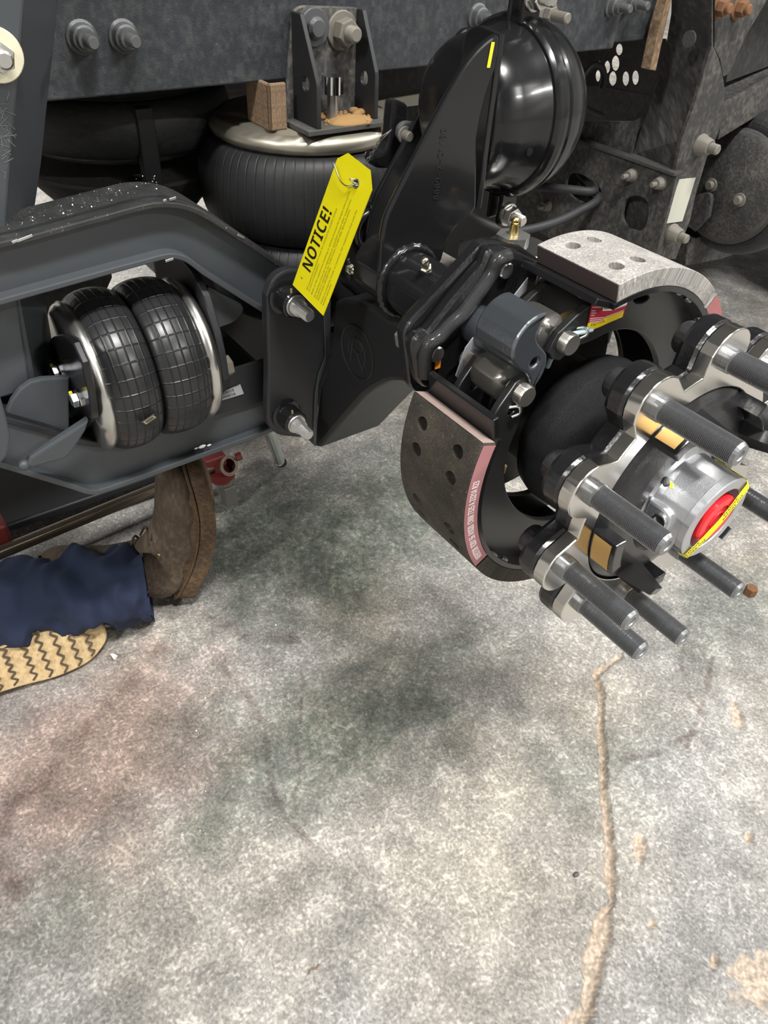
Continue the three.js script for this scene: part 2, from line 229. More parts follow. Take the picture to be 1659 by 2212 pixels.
{
  const nx = 560, nz = 420, pos = [], uv = [], idx = [];
  for (let j = 0; j <= nz; j++) for (let i = 0; i <= nx; i++) {
    const u = i / nx, v = j / nz, x = mix(FX0, FX1, u), z = mix(FZ1, FZ0, v), edge = Math.min(u, 1 - u, v, 1 - v) < 0.004;
    const g = Math.max(crackDepth(x, z), chipDepth(x, z) * 0.6);
    pos.push(x, edge ? 0 : -0.011 * g * (0.5 + 0.9 * n2(x * 160, z * 160)), z); uv.push(u, v);
  }
  for (let j = 0; j < nz; j++) for (let i = 0; i < nx; i++) { const a = j * (nx + 1) + i, b = a + 1, c = a + nx + 1, d = c + 1; idx.push(a, b, d, a, d, c); }
  const g = new THREE.BufferGeometry(); g.setAttribute('position', new THREE.Float32BufferAttribute(pos, 3)); g.setAttribute('uv', new THREE.Float32BufferAttribute(uv, 2)); g.setIndex(idx); g.computeVertexNormals();
  const W = 2048, H = 1620, bump = new Uint8Array(W * H * 4);
  const t = dataTex(W, H, (px, py, c) => { const x = mix(FX0, FX1, (px + 0.5) / W), z = mix(FZ1, FZ0, (py + 0.5) / H); floorColour(x, z, c); });
  t.wrapS = t.wrapT = THREE.ClampToEdgeWrapping;
  const b = dataTex(1024, 810, (px, py, c) => { const x = mix(FX0, FX1, px / 1024), z = mix(FZ1, FZ0, py / 810); c[0] = c[1] = c[2] = 60 + 70 * fbm(x * 90, z * 90, 3) + 90 * n2(x * 330, z * 330) - 70 * crackDepth(x, z) * n2(x * 150, z * 150); }, false);
  b.wrapS = b.wrapT = THREE.ClampToEdgeWrapping;
  structure('slab', g, S({ map: t, roughness: 0.7, bumpMap: b, bumpScale: 0.0016 }), floorGroup);
  const far = dataTex(1024, 1024, (px, py, c) => { const x = px / 1024 * 2.4 + 11, z = py / 1024 * 2.4 + 4; concrete(x, z, c); });
  far.repeat.set(1 / 2.4, 1 / 2.4);
  const fm = S({ map: far, roughness: 0.7 });
  const quads = [[RX0, RX1, RZ0, FZ0], [RX0, RX1, FZ1, RZ1], [RX0, FX0, FZ0, FZ1], [FX1, RX1, FZ0, FZ1]].map(([x0, x1, z0, z1]) => { const q = new THREE.PlaneGeometry(x1 - x0, z1 - z0).rotateX(-Math.PI / 2).translate((x0 + x1) / 2, 0, (z0 + z1) / 2), p = q.attributes.position; for (let i = 0; i < p.count; i++) q.attributes.uv.setXY(i, p.getX(i), p.getZ(i)); return q; });
  structure('surrounding_slab', join(quads), fm, floorGroup);
  structure('ground', bxg(RX0, RX1, -0.3, -0.02, RZ0, RZ1), wallMat, floorGroup);
}
{
  const glow = new THREE.MeshStandardMaterial({ color: 0xffffff, emissive: 0xffffff, emissiveIntensity: 1.5 });
  const housing = S({ color: 0xd8d8d8, roughness: 0.5 });
  LAMPS.forEach(([x, z]) => {
    const o = thing('ceiling_light', 'white oblong lamp panel hung under the hall ceiling', 'lamp', [x, LAMP_Y, z], 'lamp panels under the ceiling');
    const h = new THREE.Mesh(box(LAMP_W + 0.06, 0.07, LAMP_D + 0.06, 0, 0.06, 0, 0.01), housing); h.name = 'housing'; o.add(h);
    const d = new THREE.Mesh(new THREE.BoxGeometry(LAMP_W, 0.012, LAMP_D).translate(0, 0.02, 0), glow); d.name = 'diffuser'; o.add(d);
    for (const s of [-0.5, 0.5]) { const w = new THREE.Mesh(new THREE.CylinderGeometry(0.004, 0.004, RH - LAMP_Y - 0.09, 6).translate(s, 0.09 + (RH - LAMP_Y - 0.09) / 2, 0), housing); w.name = 'hanger_wire'; o.add(w); }
    const l = new THREE.RectAreaLight(0xfffefb, LAMP_I, LAMP_W, LAMP_D); l.position.set(x, LAMP_Y + 0.005, z); l.lookAt(x, 0, z); scene.add(l);
  });
}

// ------------------------------------------------------------------ truck: frame rails, bed, hangers
const ZF = -0.93;     // outer face of the frame web
function fastener({ wr = 0, wt = 0.004, af = 0, nh = 0.014, rr = 0.008, L = 0.03, thread = false, dome = false }) {   // along +Z from the plate
  const list = []; let z = 0;
  if (wr) { list.push(lathe([[0, 0], [wr, 0], [wr, wt * 0.7], [wr * 0.94, wt], [0, wt]], 24)); z = wt; }
  if (af) { const R = af / Math.sqrt(3), pts = []; for (let i = 0; i < 6; i++) pts.push([R * Math.cos(i * Math.PI / 3 + 0.3), R * Math.sin(i * Math.PI / 3 + 0.3), 0]); list.push(extr(pts, nh, 0.0015).translate(0, 0, z)); }
  if (dome) list.push(lathe([[dome, z], [dome, z + nh * 0.5], [dome * 0.72, z + nh], [0, z + nh]], 20));
  const prof = [[0, 0], [rr, 0]]; if (thread) { const p = 0.0022; for (let q = z; q < L - p; q += p) prof.push([rr, q + 0.0002], [rr * 0.88, q + p * 0.5]); } prof.push([rr, L - rr * 0.25], [rr * 0.75, L], [0, L]);
  list.push(lathe(prof, 18)); return join(list);
}
const place = (g, p, dir) => { const q = g.clone(); if (dir) turn(q, dir); return q.translate(p.x, p.y, p.z); };
const collarBolt = () => join([lathe([[0, 0], [0.0165, 0], [0.0165, 0.003], [0.014, 0.005], [0.0125, 0.012], [0.0105, 0.0135], [0.0095, 0.02], [0, 0.02]], 24), lathe([[0, 0.018], [0.0062, 0.018], [0.0062, 0.036], [0.005, 0.038], [0, 0.038]], 16)]);

const rail = worldThing('frame_rail', 'dusty blue-black steel frame rail of the truck carrying the suspension', 'frame rail', [0.9, 0.916, ZF]);
{
  const yb = 0.916, x0 = -1.5, x1 = 1.235, r = 0.03;
  part(rail, 'web', plateZ([[x0, yb, 0], [x1, yb, 0.035], [1.262, yb + 0.035, 0.03], [1.275, yb + 0.14, 0], [1.275, 1.2, 0], [x0, 1.2, 0]], ZF - 0.0005, 0.01, 0.002), M.rail);
  part(rail, 'lower_flange', box(x1 - x0, 0.01, 0.08, (x0 + x1) / 2, yb + 0.005, ZF - 0.04, 0.003), M.rail);
  const fish = zl([[1328, 106], [1325, 90], [1330, 40], [1340, -60]], ZF + 0.006);
  part(rail, 'reinforcement_plate', plateZ([[x0, 0.911, 0], [1.132, 0.909, 0.004], [1.135, 0.95, 0], [1.135, 1.2, 0], [x0, 1.2, 0]], ZF + 0.006, 0.006, 0.002), M.rail);
  const cb = collarBolt();
  for (const [px, py] of [[176, 80], [266, 78], [1030, 36], [1322, 12], [1360, 6]]) part(rail, 'bolt', place(cb, onZ(px, py, ZF + 0.006)), M.boltDark);
  part(rail, 'bolt', place(fastener({ wr: 0.02, af: 0.02, nh: 0.012, rr: 0.0075, L: 0.045 }), onZ(1180, 30, ZF + 0.006)), M.boltOld, 'rusty frame bolt');
}
{
  const far = worldThing('frame_rail', 'opposite frame rail in the dark behind the air springs', 'frame rail', [0.9, 0.916, -1.80]);
  part(far, 'web', box(4.2, 0.29, 0.01, 0.6, 1.06, -1.80), M.rail);
  part(far, 'lower_flange', box(4.2, 0.01, 0.08, 0.6, 0.916, -1.76), M.rail);
  const bed = worldThing('shading_truck_bed', 'unseen truck body floor added above the frame rails to shade them', 'truck bed', [0.9, 1.2, -1.36]);  // out of view, added to keep the overhead light off the underside
  part(bed, 'bed_floor', box(9.2, 0.08, 2.08, 2.6, 1.245, -1.86), M.inner);
  for (const x of [-1.2, -0.3, 0.6, 1.5, 2.4]) part(bed, 'cross_sill', box(0.08, 0.1, 0.84, x, 1.15, -1.365), M.inner);
}
const SAT = M.satin;
{
  const h = worldThing('hanger_bracket', 'smooth charcoal suspension hanger with scratched face and pale washer bolt', 'hanger', [0.12, 0.45, -0.86]);
  const zf = -0.86;
  const face = zl([[-60, -40], [54, -40], [35, 236], [24, 354], [22, 440], [-80, 520]], zf);
  const lo = onZ(50, 640, -0.9), lo2 = onZ(38, 860, -0.9);
  part(h, 'face_plate', plateZ([[-0.1, 1.2, 0], [0.215, 1.2, 0], ...zl([[54, 0], [35, 236], [24, 354], [14, 480]], zf), [0.12, 0.62, 0.02], [-0.1, 0.62, 0]], zf, 0.008, 0.003), SAT);
  const a = [[0.215, 1.2], ...zl([[54, 0], [35, 236], [24, 354], [14, 480]], zf)].map(([x, y]) => V(x, y, zf - 0.004));
  const b = [[0.285, 1.2], ...zl([[125, 0], [100, 236], [88, 354], [70, 480]], ZF + 0.007)].map(([x, y]) => V(x, y, ZF + 0.007));
  a.push(V(0.12, 0.55, zf - 0.004)); b.push(V(0.16, 0.55, ZF + 0.007));
  const pos = []; const t = 0.008;
  for (let i = 0; i < a.length - 1; i++) { const q = (p, s) => V(p.x - s, p.y, p.z); const A = a[i], B = b[i], C = b[i + 1], D = a[i + 1]; for (const [p, r, s] of [[A, D, C], [A, C, B]]) pos.push(...p.toArray(), ...r.toArray(), ...s.toArray()); for (const [p, r, s] of [[A, C, D], [A, B, C]]) pos.push(...q(p, t).toArray(), ...q(r, t).toArray(), ...q(s, t).toArray()); for (const [u, v] of [[A, D], [C, B]]) { pos.push(...u.toArray(), ...q(u, t).toArray(), ...v.toArray(), ...v.toArray(), ...q(u, t).toArray(), ...q(v, t).toArray()); } }
  const g = new THREE.BufferGeometry(); g.setAttribute('position', new THREE.Float32BufferAttribute(pos, 3)); g.computeVertexNormals();
  part(h, 'side_plate', plain(g), SAT);
  const w = onZ(-8, 118, zf);
  const wash = part(h, 'washer', lathe([[0.008, 0], [0.0235, 0], [0.0235, 0.003], [0.0225, 0.004], [0.008, 0.004]], 36).translate(w.x, w.y, w.z), S({ color: lin(0.7, 0.66, 0.5), metalness: 0.2, roughness: 0.5 }), 'cream coloured washer');
  part(h, 'bolt', place(fastener({ af: 0.022, nh: 0.016, rr: 0.008, L: 0.026 }), V(w.x, w.y, w.z + 0.004)), M.zinc);
  const scr = rng(5), list = []; const scratch = S({ color: lin(0.16, 0.16, 0.16), roughness: 0.8 });
  for (let i = 0; i < 26; i++) { const p = onZ(2 + scr() * 22, 210 + scr() * 120 + (i % 3) * 25, zf + 0.0003); const l = 0.004 + scr() * 0.01, an = scr() * 3.1; list.push(new THREE.BoxGeometry(l, 0.0004, 0.0003).rotateZ(an).translate(p.x, p.y, p.z)); }
  part(h, 'scratches', list, scratch).userData.kind = 'stuff';
}

// ------------------------------------------------------------------ lift suspension: arms, lift spring, axle seat, axle beam
function band(line, t, z, depth, side = 1, bevel = 0.0015) {      // flange that follows a polyline [x, y, r], t thick, from z inwards
  const n = line.length, off = line.map(([x, y, r], i) => {
    const a = line[Math.max(0, i - 1)], b = line[Math.min(n - 1, i + 1)];
    let dx = b[0] - a[0], dy = b[1] - a[1]; const l = Math.hypot(dx, dy); return [x - side * dy / l * t, y + side * dx / l * t, r];
  });
  const poly = [...line, ...off.reverse()]; let A = 0; poly.forEach((p, i) => { const q = poly[(i + 1) % poly.length]; A += p[0] * q[1] - q[0] * p[1]; }); if (A < 0) poly.reverse();
  return plateZ(poly, z, depth, bevel);
}
const ccw = (poly) => { let A = 0; poly.forEach((p, i) => { const q = poly[(i + 1) % poly.length]; A += p[0] * q[1] - q[0] * p[1]; }); return A < 0 ? poly.slice().reverse() : poly; };
const PZ = (px, z, t, bevel, holes) => plateZ(ccw(zl(px, z)), z, t, bevel, holes);
const PXX = (px, x, t, bevel, holes) => plateX(ccw(xl(px, x)), x, t, bevel, holes);
const armDust = S({ map: dataTex(512, 512, (x, y, c) => { const big = fbm(x / 40, y / 40, 4), sp = n2(x / 2.5, y / 2.5); const k = 34 + 18 * big + (sp > 0.9 && big > 0.5 ? 120 * (sp - 0.85) / 0.15 : 0); c[0] = k; c[1] = k; c[2] = k; }, true, 5), roughness: 0.5 });
{
  const z = -0.82, o = worldThing('suspension_arm', 'upper charcoal suspension arm, kinked channel section above the lift bag', 'suspension arm', [0.2, 0.75, -0.86]);
  const top = zl([[-60, 541], [0, 523], [60, 510], [385, 421, 0.05], [523, 508], [625, 578]], z), bot = zl([[-60, 678], [0, 661], [262, 587], [385, 553, 0.05], [441, 596], [523, 648], [590, 690]], z);
  part(o, 'web', plateZ(ccw([...top, ...bot.slice().reverse()]), z - 0.016, 0.008, 0), SAT);
  part(o, 'upper_flange', band(top, 0.007, z, 0.078, -1), armDust, 'upper flange sprinkled with shavings');
  part(o, 'lower_flange', band(bot, 0.007, z, 0.078, 1), SAT);
  for (const [px, py, w, r] of [[52, 508, 0.016, 0.2], [30, 515, 0.006, 0.2], [372, 423, 0.008, 0.1], [355, 427, 0.004, 0.2], [520, 505, 0.01, -0.6], [365, 556, 0.01, 0.1], [300, 575, 0.004, 0.25]]) { const p = onZ(px, py, z); part(o, 'paint_chip', box(w, 0.0028, 0.001, 0, 0, 0, 0.0004).rotateZ(r).translate(p.x, p.y - 0.003, z + 0.0003), M.boltSteel); }
  // plate that carries the far end of the lift bag
  const xd = 0.338;
  const d = [[396, 566], [412, 585], [440, 640], [462, 715], [474, 770], [482, 822], [477, 848, 0.01], [452, 862, 0.01], [420, 850]];
  const pl = xl(d, xd), zb = 0.985;
  part(o, 'end_plate', plateX(ccw([...pl, [zb - 0.03, 0.48, 0.03], [zb, 0.52, 0.03], [zb, 0.72, 0.03]]), xd, 0.01, 0.002), M.satinDark);
  part(o, 'gusset', PZ([[436, 640], [452, 620], [520, 655], [528, 668, 0.01], [510, 695, 0.01], [474, 708]], z - 0.02, 0.008, 0.001), SAT);
  const bl = onX(483, 790, xd + 0.012); part(o, 'bolt_head', place(fastener({ af: 0.024, nh: 0.014, rr: 0.006, L: 0.014 }), V(xd + 0.01, bl.y - 0.004, bl.z - 0.004), V(1, 0, 0)), M.zincDull);
}
{
  const z = -0.82, o = worldThing('suspension_arm', 'lower charcoal suspension arm, welded channel under the lift bag', 'suspension arm', [0.2, 0.47, -0.86]);
  const bot = zl([[-90, 983], [0, 1011], [150, 1056], [200, 1073, 0.03], [250, 1058], [545, 951], [610, 925]], z), top = zl([[-90, 905], [0, 905], [110, 935], [180, 958], [240, 968, 0.03], [310, 946], [560, 851], [610, 830]], z);
  part(o, 'web', plateZ(ccw([...top, ...bot.slice().reverse()]), z - 0.014, 0.008, 0), SAT);
  part(o, 'lower_flange', band(bot, 0.008, z, 0.08, 1), SAT);
  const tf = band(top, 0.008, z - 0.01, 0.19, -1); part(o, 'upper_flange', tf, M.satinDark);
  const stick = canvasTex(256, 96, (g, w, h) => { g.fillStyle = '#a9abad'; g.fillRect(0, 0, w, h); g.fillStyle = '#2a2a2c'; const r = rng(8); let x = 74; while (x < 190) { const b = 2 + Math.floor(r() * 5); g.fillRect(x, 14, b, 34); x += b + 2 + Math.floor(r() * 4); } g.font = 'bold 34px sans-serif'; g.fillText('5050018', 66, 84); g.fillRect(205, 6, 36, 5); });
  const c = [[456, 871], [526, 850], [518, 829], [449, 858]].map(([px, py]) => onZ(px, py, -0.829)), e = V(0, 0, 0.0012);
  const g = new THREE.BufferGeometry().setFromPoints([c[0], c[1], c[2], c[0], c[2], c[3]].map((p) => p.clone().add(e))); g.setAttribute('uv', new THREE.Float32BufferAttribute([0, 0, 1, 0, 1, 1, 0, 0, 1, 1, 0, 1], 2)); g.computeVertexNormals();
  part(o, 'barcode_label', g, S({ map: stick, roughness: 0.5 }), 'pale barcode sticker reading 5050018');
  part(o, 'inner_plate', PZ([[430, 860], [450, 815], [600, 770], [620, 850], [440, 905]], -0.829, 0.006, 0), M.satinDark);
  for (const [px, py, w] of [[437, 968, 0.012], [452, 965, 0.007], [424, 972, 0.006]]) { const p = onZ(px, py, z); part(o, 'paint_drip', new THREE.SphereGeometry(w * 0.5, 8, 6).scale(1, 0.45, 0.2).translate(p.x, p.y + 0.003, z + 0.0005), M.white); }
}
{
  // bracket at the near end of the lift bag
  const o = worldThing('spring_bracket', 'charcoal bracket with welded gussets bolted to the lift bag end', 'bracket', [0.14, 0.5, -0.86]);
  const x = 0.163;
  const pl = xl([[103, 745], [110, 728, 0.02], [135, 722, 0.02], [157, 742], [176, 784], [190, 845], [199, 905, 0.006], [170, 940], [140, 960]], x);
  part(o, 'end_plate', plateX(ccw([...pl, [0.975, 0.5, 0.02], [0.985, 0.58, 0.02]]), x, 0.009, 0.002), M.gloss);
  part(o, 'outer_gusset', PZ([[192, 908], [186, 930], [158, 975], [142, 992, 0.006], [110, 1000], [66, 1012, 0.004], [58, 1006, 0.004], [66, 990], [150, 935]], -0.79, 0.012, 0.003), SAT);
  part(o, 'inner_gusset', PZ([[14, 893, 0.01], [26, 866], [44, 842], [66, 826], [92, 819], [150, 816], [150, 935], [84, 935], [20, 908]], -0.845, 0.01, 0.002), SAT);
  part(o, 'inner_gusset', PZ([[-10, 845], [6, 815], [34, 794], [70, 782], [105, 776], [140, 790], [140, 840], [60, 832], [0, 860]], -0.9, 0.01, 0.002), SAT);
  part(o, 'weld_nub', new THREE.SphereGeometry(0.007, 12, 10).translate(...onZ(52, 1004, -0.795).toArray()), SAT);
  for (const [px, py] of [[131, 800], [173, 860]]) { const p = onX(px, py, x); const b = part(o, 'bolt', place(fastener({ wr: 0.0115, wt: 0.003, af: 0.0165, nh: 0.008, rr: 0.0055, L: 0.009 }), V(x, p.y, p.z), V(-1, 0, 0)), M.chrome); sub(b, 'paint_mark', box(0.004, 0.008, 0.004, x - 0.009, p.y + 0.008, p.z, 0.001), M.yellowMark, 'yellow paint mark'); }
  const lobe = worldThing('hanger_ear', 'rounded charcoal hanger ear overlapping the lower arm', 'hanger', [0.0, 0.5, -0.79]);
  part(lobe, 'plate', PZ([[-120, 800], [-20, 820], [0, 852, 0.02], [14, 900, 0.02], [25, 950, 0.02], [16, 990, 0.02], [-10, 1010, 0.02], [-120, 1010]], -0.785, 0.012, 0.003), SAT);
}
const gridBump = dataTex(1024, 256, (x, y, c) => {   // moulded ribs on the bellows
  const u = (x / 1024) * 34, v = (y / 256), a = Math.abs(u - Math.round(u)); let k = 0;
  for (const q of [0.1, 0.17, 0.25, 0.33, 0.4, 0.6, 0.67, 0.75, 0.83, 0.9]) k = Math.max(k, 1 - Math.abs(v - q) / 0.008);
  k = Math.max(k, 1 - a / 0.05); c[0] = c[1] = c[2] = 60 + 150 * Math.max(0, k);
}, false);
const bagRubber = S({ color: lin(0.017, 0.017, 0.018), roughness: 0.33, bumpMap: gridBump, bumpScale: 0.0022 });
{
  const o = worldThing('lift_air_spring', 'black double-convoluted lift bag with ribbed rubber between two zinc end rings', 'air spring', [0.245, 0.47, -0.88]);
  const c = V(0, 0.61, -0.875), prof = [], N = 20;
  const conv = (x0, x1, rn, R) => { for (let i = 0; i <= N; i++) { const t = i / N, a = Math.PI * t; prof.push([rn + (R - rn) * Math.pow(Math.sin(a), 0.62), mix(x0, x1, (1 - Math.cos(a)) / 2)]); } };
  conv(0.189, 0.253, 0.08, 0.104); conv(0.2535, 0.317, 0.086, 0.103);
  const pts = prof.map(([r, x]) => new THREE.Vector2(r, x)); const g = new THREE.LatheGeometry(pts, 96).rotateZ(-Math.PI / 2).translate(0, c.y, c.z);
  { const p = g.attributes.position, uv = g.attributes.uv; for (let i = 0; i < p.count; i++) uv.setY(i, p.getX(i) < 0.2532 ? (p.getX(i) - 0.189) / 0.064 * 0.5 : 0.5 + (p.getX(i) - 0.2535) / 0.0635 * 0.5); }
  part(o, 'bellows', g, bagRubber);
  const ring = (x0, x1) => lathe([[0, x0], [0.084, x0], [0.092, x0 + (x1 - x0) * 0.2], [0.096, (x0 + x1) / 2], [0.092, x1 - (x1 - x0) * 0.2], [0.082, x1], [0, x1]], 64, 'x', 1.2).translate(0, c.y, c.z);
  part(o, 'end_ring', ring(0.173, 0.197), M.zinc, 'bright zinc end ring'); part(o, 'end_ring', ring(0.314, 0.337), M.zinc, 'bright zinc end ring');
  const q = onZ(320, 903, -0.772);
  part(o, 'data_patch', new THREE.PlaneGeometry(0.024, 0.02).rotateX(0.62).rotateY(-0.1).rotateZ(0.45).translate(q.x, q.y, q.z + 0.004), S({ map: canvasTex(96, 80, (g, w, h) => { g.fillStyle = '#23241f'; g.fillRect(0, 0, w, h); g.fillStyle = '#cdc6ae'; for (let i = 0; i < 11; i++) g.fillRect(12 + i * 7, 4, 4, 7); g.fillRect(18, 16, 60, 58); g.fillStyle = '#6e6a5c'; g.fillRect(26, 24, 44, 42); }), roughness: 0.6 }), 'small printed patch on the rubber');
}
{
  const z = -0.785, o = worldThing('axle_seat', 'dark axle clamp plate with two threaded bolts in round sleeves', 'axle seat', [0.445, 0.466, -0.8]);
  part(o, 'plate', PZ([[577, 640], [590, 602, 0.02], [618, 583, 0.03], [660, 582, 0.03], [697, 640], [700, 700], [703, 770], [688, 806], [680, 850], [676, 940, 0.01], [655, 946], [598, 941, 0.02], [577, 915, 0.02], [580, 800], [577, 700]], z, 0.016, 0.003), M.satinDark);
  part(o, 'return_flange', PZ([[697, 640], [716, 650], [715, 765], [700, 800], [690, 830], [683, 966], [676, 940], [680, 850], [688, 806], [702, 770]], z - 0.004, 0.03, 0.002), SAT);
  for (const [px, py] of [[613, 640], [617, 893]]) {
    const p = onZ(px, py, z);
    part(o, 'sleeve', lathe([[0.0155, 0], [0.0225, 0], [0.0225, 0.004], [0.0185, 0.006], [0.0175, 0.006], [0.0172, 0.028], [0.0155, 0.03], [0, 0.03]], 32).translate(p.x, p.y, p.z), M.gloss);
    const b = part(o, 'bolt', place(fastener({ wr: 0.014, wt: 0.004, rr: 0.0105, L: 0.016, thread: true }), V(p.x, p.y, p.z + 0.029)), M.boltSteel);
    sub(b, 'tip', place(fastener({ rr: 0.0082, L: 0.021, thread: true }), V(p.x, p.y, p.z + 0.043)), M.boltSteel);
    sub(b, 'paint_mark', box(0.0025, 0.02, 0.0025, p.x - 0.004, p.y + 0.012, p.z + 0.027, 0.0008), S({ color: lin(0.25, 0.2, 0.08), roughness: 0.7 }), 'ochre paint stripe');
  }
}
{
  const x = 0.49, o = worldThing('axle_beam', 'black gooseneck axle beam with a raised round emblem on its side', 'axle beam', [0.55, 0.43, -0.8]);
  const poly = ccw(xl([[722, 652], [745, 643, 0.02], [772, 648], [805, 664], [836, 690], [880, 700], [896, 835], [868, 825, 0.03], [838, 824, 0.04], [790, 850, 0.03], [735, 912], [688, 968, 0.004], [676, 962], [690, 830], [712, 770]], x));
  part(o, 'gooseneck', plateX(poly, x, 0.12, 0.006), M.castBlack);
  part(o, 'centre_tube', box(0.12, 0.13, 1.1, 0.55, 0.52, -1.4, 0.02), M.castBlack);
  part(o, 'inner_tube', new THREE.CylinderGeometry(0.055, 0.055, 0.3, 32).rotateX(Math.PI / 2).translate(0.58, 0.667, -0.72), M.castBlack);
  const cpt = onX(772, 762, x), R = 0.036, list = [];
  const loop = (r, w, a0, a1) => { const p = []; for (let i = 0; i <= 40; i++) { const a = mix(a0, a1, i / 40); p.push(V(x - 0.0005, cpt.y + r * Math.sin(a), cpt.z + r * Math.cos(a))); } list.push(tube(p, w, 60, 6)); };
  loop(R, 0.0014, 0, 6.28); loop(R * 0.55, 0.0013, -0.8, 3.6);
  const at = (u, v) => V(x - 0.0005, cpt.y + v, cpt.z + u);
  list.push(tube([at(-0.014, -0.018), at(-0.012, 0.0), at(-0.01, 0.014)], 0.0013, 12, 6), tube([at(0.0, 0.0), at(0.006, -0.01), at(0.016, -0.022)], 0.0013, 12, 6), tube([at(-0.012, 0.002), at(0.004, 0.001), at(0.012, 0.01), at(0.004, 0.018), at(-0.01, 0.015)], 0.0013, 24, 6));
  part(o, 'emblem', list, M.castBlack, 'raised ring emblem with a letter inside');
}
// ------------------------------------------------------------------ ride spring and its frame bracket
function bellowsThing(name, label, base, c, R, rr, yTop, convs, group, mat, ringMat) {
  const o = worldThing(name, label, 'air spring', base, group); let y = yTop - 0.026; const prof = [[rr * 0.9, y + 0.004]];
  for (const h of convs) { for (let i = 0; i <= 18; i++) { const a = Math.PI * i / 18; prof.push([rr + (R - rr) * Math.pow(Math.sin(a), 0.8), y - h * (1 - Math.cos(a)) / 2]); } y -= h + 0.002; }
  part(o, 'bellows', new THREE.LatheGeometry(prof.map(([r, h]) => new THREE.Vector2(r, h)), 80).translate(c.x, 0, c.z), mat);
  const ring = (t) => lathe([[0, t], [rr - 0.014, t], [rr - 0.012, t - 0.003], [rr - 0.004, t - 0.003], [rr + 0.003, t - 0.008], [rr + 0.006, t - 0.015], [rr + 0.003, t - 0.022], [rr - 0.006, t - 0.028], [0, t - 0.028]], 80, 'y', 1.0).translate(c.x, 0, c.z);
  part(o, 'top_plate', ring(yTop), ringMat); part(o, 'bottom_plate', ring(y + 0.022), ringMat); return o;
}
const RS = V(0.575, 0, -0.975), RSY = 0.859;
bellowsThing('ride_air_spring', 'large dusty black bellows air spring under the gusseted frame bracket', [RS.x, 0.58, RS.z], RS, 0.15, 0.124, RSY, [0.115, 0.115], undefined, S({ map: dustTex([20, 20, 22], [70, 67, 62], 0.12, 5, 2), roughness: 0.55, bumpMap: (() => { const t = dataTex(1024, 8, (x, y, c) => { const u = x / 1024 * 70, a = Math.abs(u - Math.round(u)); c[0] = c[1] = c[2] = a < 0.07 ? 200 : 90; }, false); return t; })(), bumpScale: 0.001 }), M.zincDull);
{
  const o = worldThing('air_spring_bracket', 'grimy gusseted bracket bolted to the frame above the ride spring', 'bracket', [0.6, 0.872, -0.9]);
  const zb = ZF + 0.012;
  part(o, 'back_plate', PZ([[634, 22, 0.008], [652, 12, 0.01], [772, 16, 0.01], [786, 26, 0.01], [800, 170], [792, 250], [615, 280], [622, 160]], zb, 0.006, 0.0015), M.railDirty);
  const xL = onZ(632, 160, zb).x, xR = onZ(762, 140, zb).x + 0.004, ys = RSY + 0.006;
  const gus = (x, top, mid, bot) => { const T = onX(...top, x), m = onX(...mid, x), b = onX(...bot, x); return [[0.918, ys, 0], [0.918, T.y, 0], [-T.z, T.y, 0], [-m.z, m.y, 0.004], [-b.z, ys, 0]]; };
  const gl = gus(xL, [648, 30], [684, 184], [686, 280]), gr = gus(xR, [783, 22], [811, 160], [808, 270]);
  const hl = onX(660, 181, xL), hr = onX(786, 168, xR);
  part(o, 'gusset', plateX(ccw(gl), xL, 0.006, 0.001, [[-hl.z, hl.y, 0.0085]]), M.satinDark);
  part(o, 'gusset', plateX(ccw(gr), xR, 0.006, 0.001, [[-hr.z, hr.y, 0.0085]]), M.satinDark);
  const zo = Math.max(-gl[4][0], -gr[4][0]) + 0.004;
  part(o, 'shelf', box(xR - xL + 0.03, 0.006, 0.918 + zo, (xL + xR) / 2, ys - 0.002, (-0.918 + zo) / 2, 0.001), M.railDirty);
  part(o, 'flange_bolt', place(fastener({ wr: 0.022, wt: 0.003, af: 0.027, nh: 0.016, rr: 0.009, L: 0.034, thread: true }), onZ(738, 66, zb)), M.boltOld);
  part(o, 'flange_bolt', place(fastener({ wr: 0.021, wt: 0.006, rr: 0.007, L: 0.008, dome: 0.012, nh: 0.008 }), onZ(676, 58, zb)), M.boltDark);
  const sp = onY(718, 262, ys), s = part(o, 'stud', rod(V(sp.x, ys - 0.01, sp.z), V(sp.x, ys + 0.036, sp.z), 0.0072), M.boltSteel);
  sub(s, 'lock_nut', new THREE.CylinderGeometry(0.0135, 0.0135, 0.02, 6).translate(sp.x, ys + 0.042, sp.z), M.chrome, 'bright hexagon lock nut');
  const r = rng(77), heap = []; for (let i = 0; i < 260; i++) { const u = r(), v = r(); const px = mix(702, 800, u), py = mix(246, 272, v) - 10 * Math.sin(u * 3); const p = onY(px, py, ys + 0.001); const q = 0.0012 + 0.0035 * r() * r(); heap.push(new THREE.IcosahedronGeometry(q, 0).rotateX(r() * 3).rotateY(r() * 3).scale(1, 0.7, 1).translate(p.x, p.y + q * 0.4, p.z)); }
  for (const [px, py] of [[765, 240], [778, 243], [697, 252], [772, 247]]) { const p = onY(px, py, ys + 0.004); heap.push(new THREE.IcosahedronGeometry(0.0065, 1).scale(1.2, 0.8, 1).translate(p.x, p.y, p.z)); }
  const hp = part(o, 'sand_heap', heap, M.sand, 'small heap of tan grit on the shelf'); hp.userData.kind = 'stuff';
  const mound = onY(755, 262, ys + 0.001); sub(hp, 'mound', new THREE.SphereGeometry(0.03, 20, 12, 0, 6.28, 0, 1.57).scale(1.1, 0.22, 0.7).translate(mound.x, mound.y, mound.z), M.sand);
}
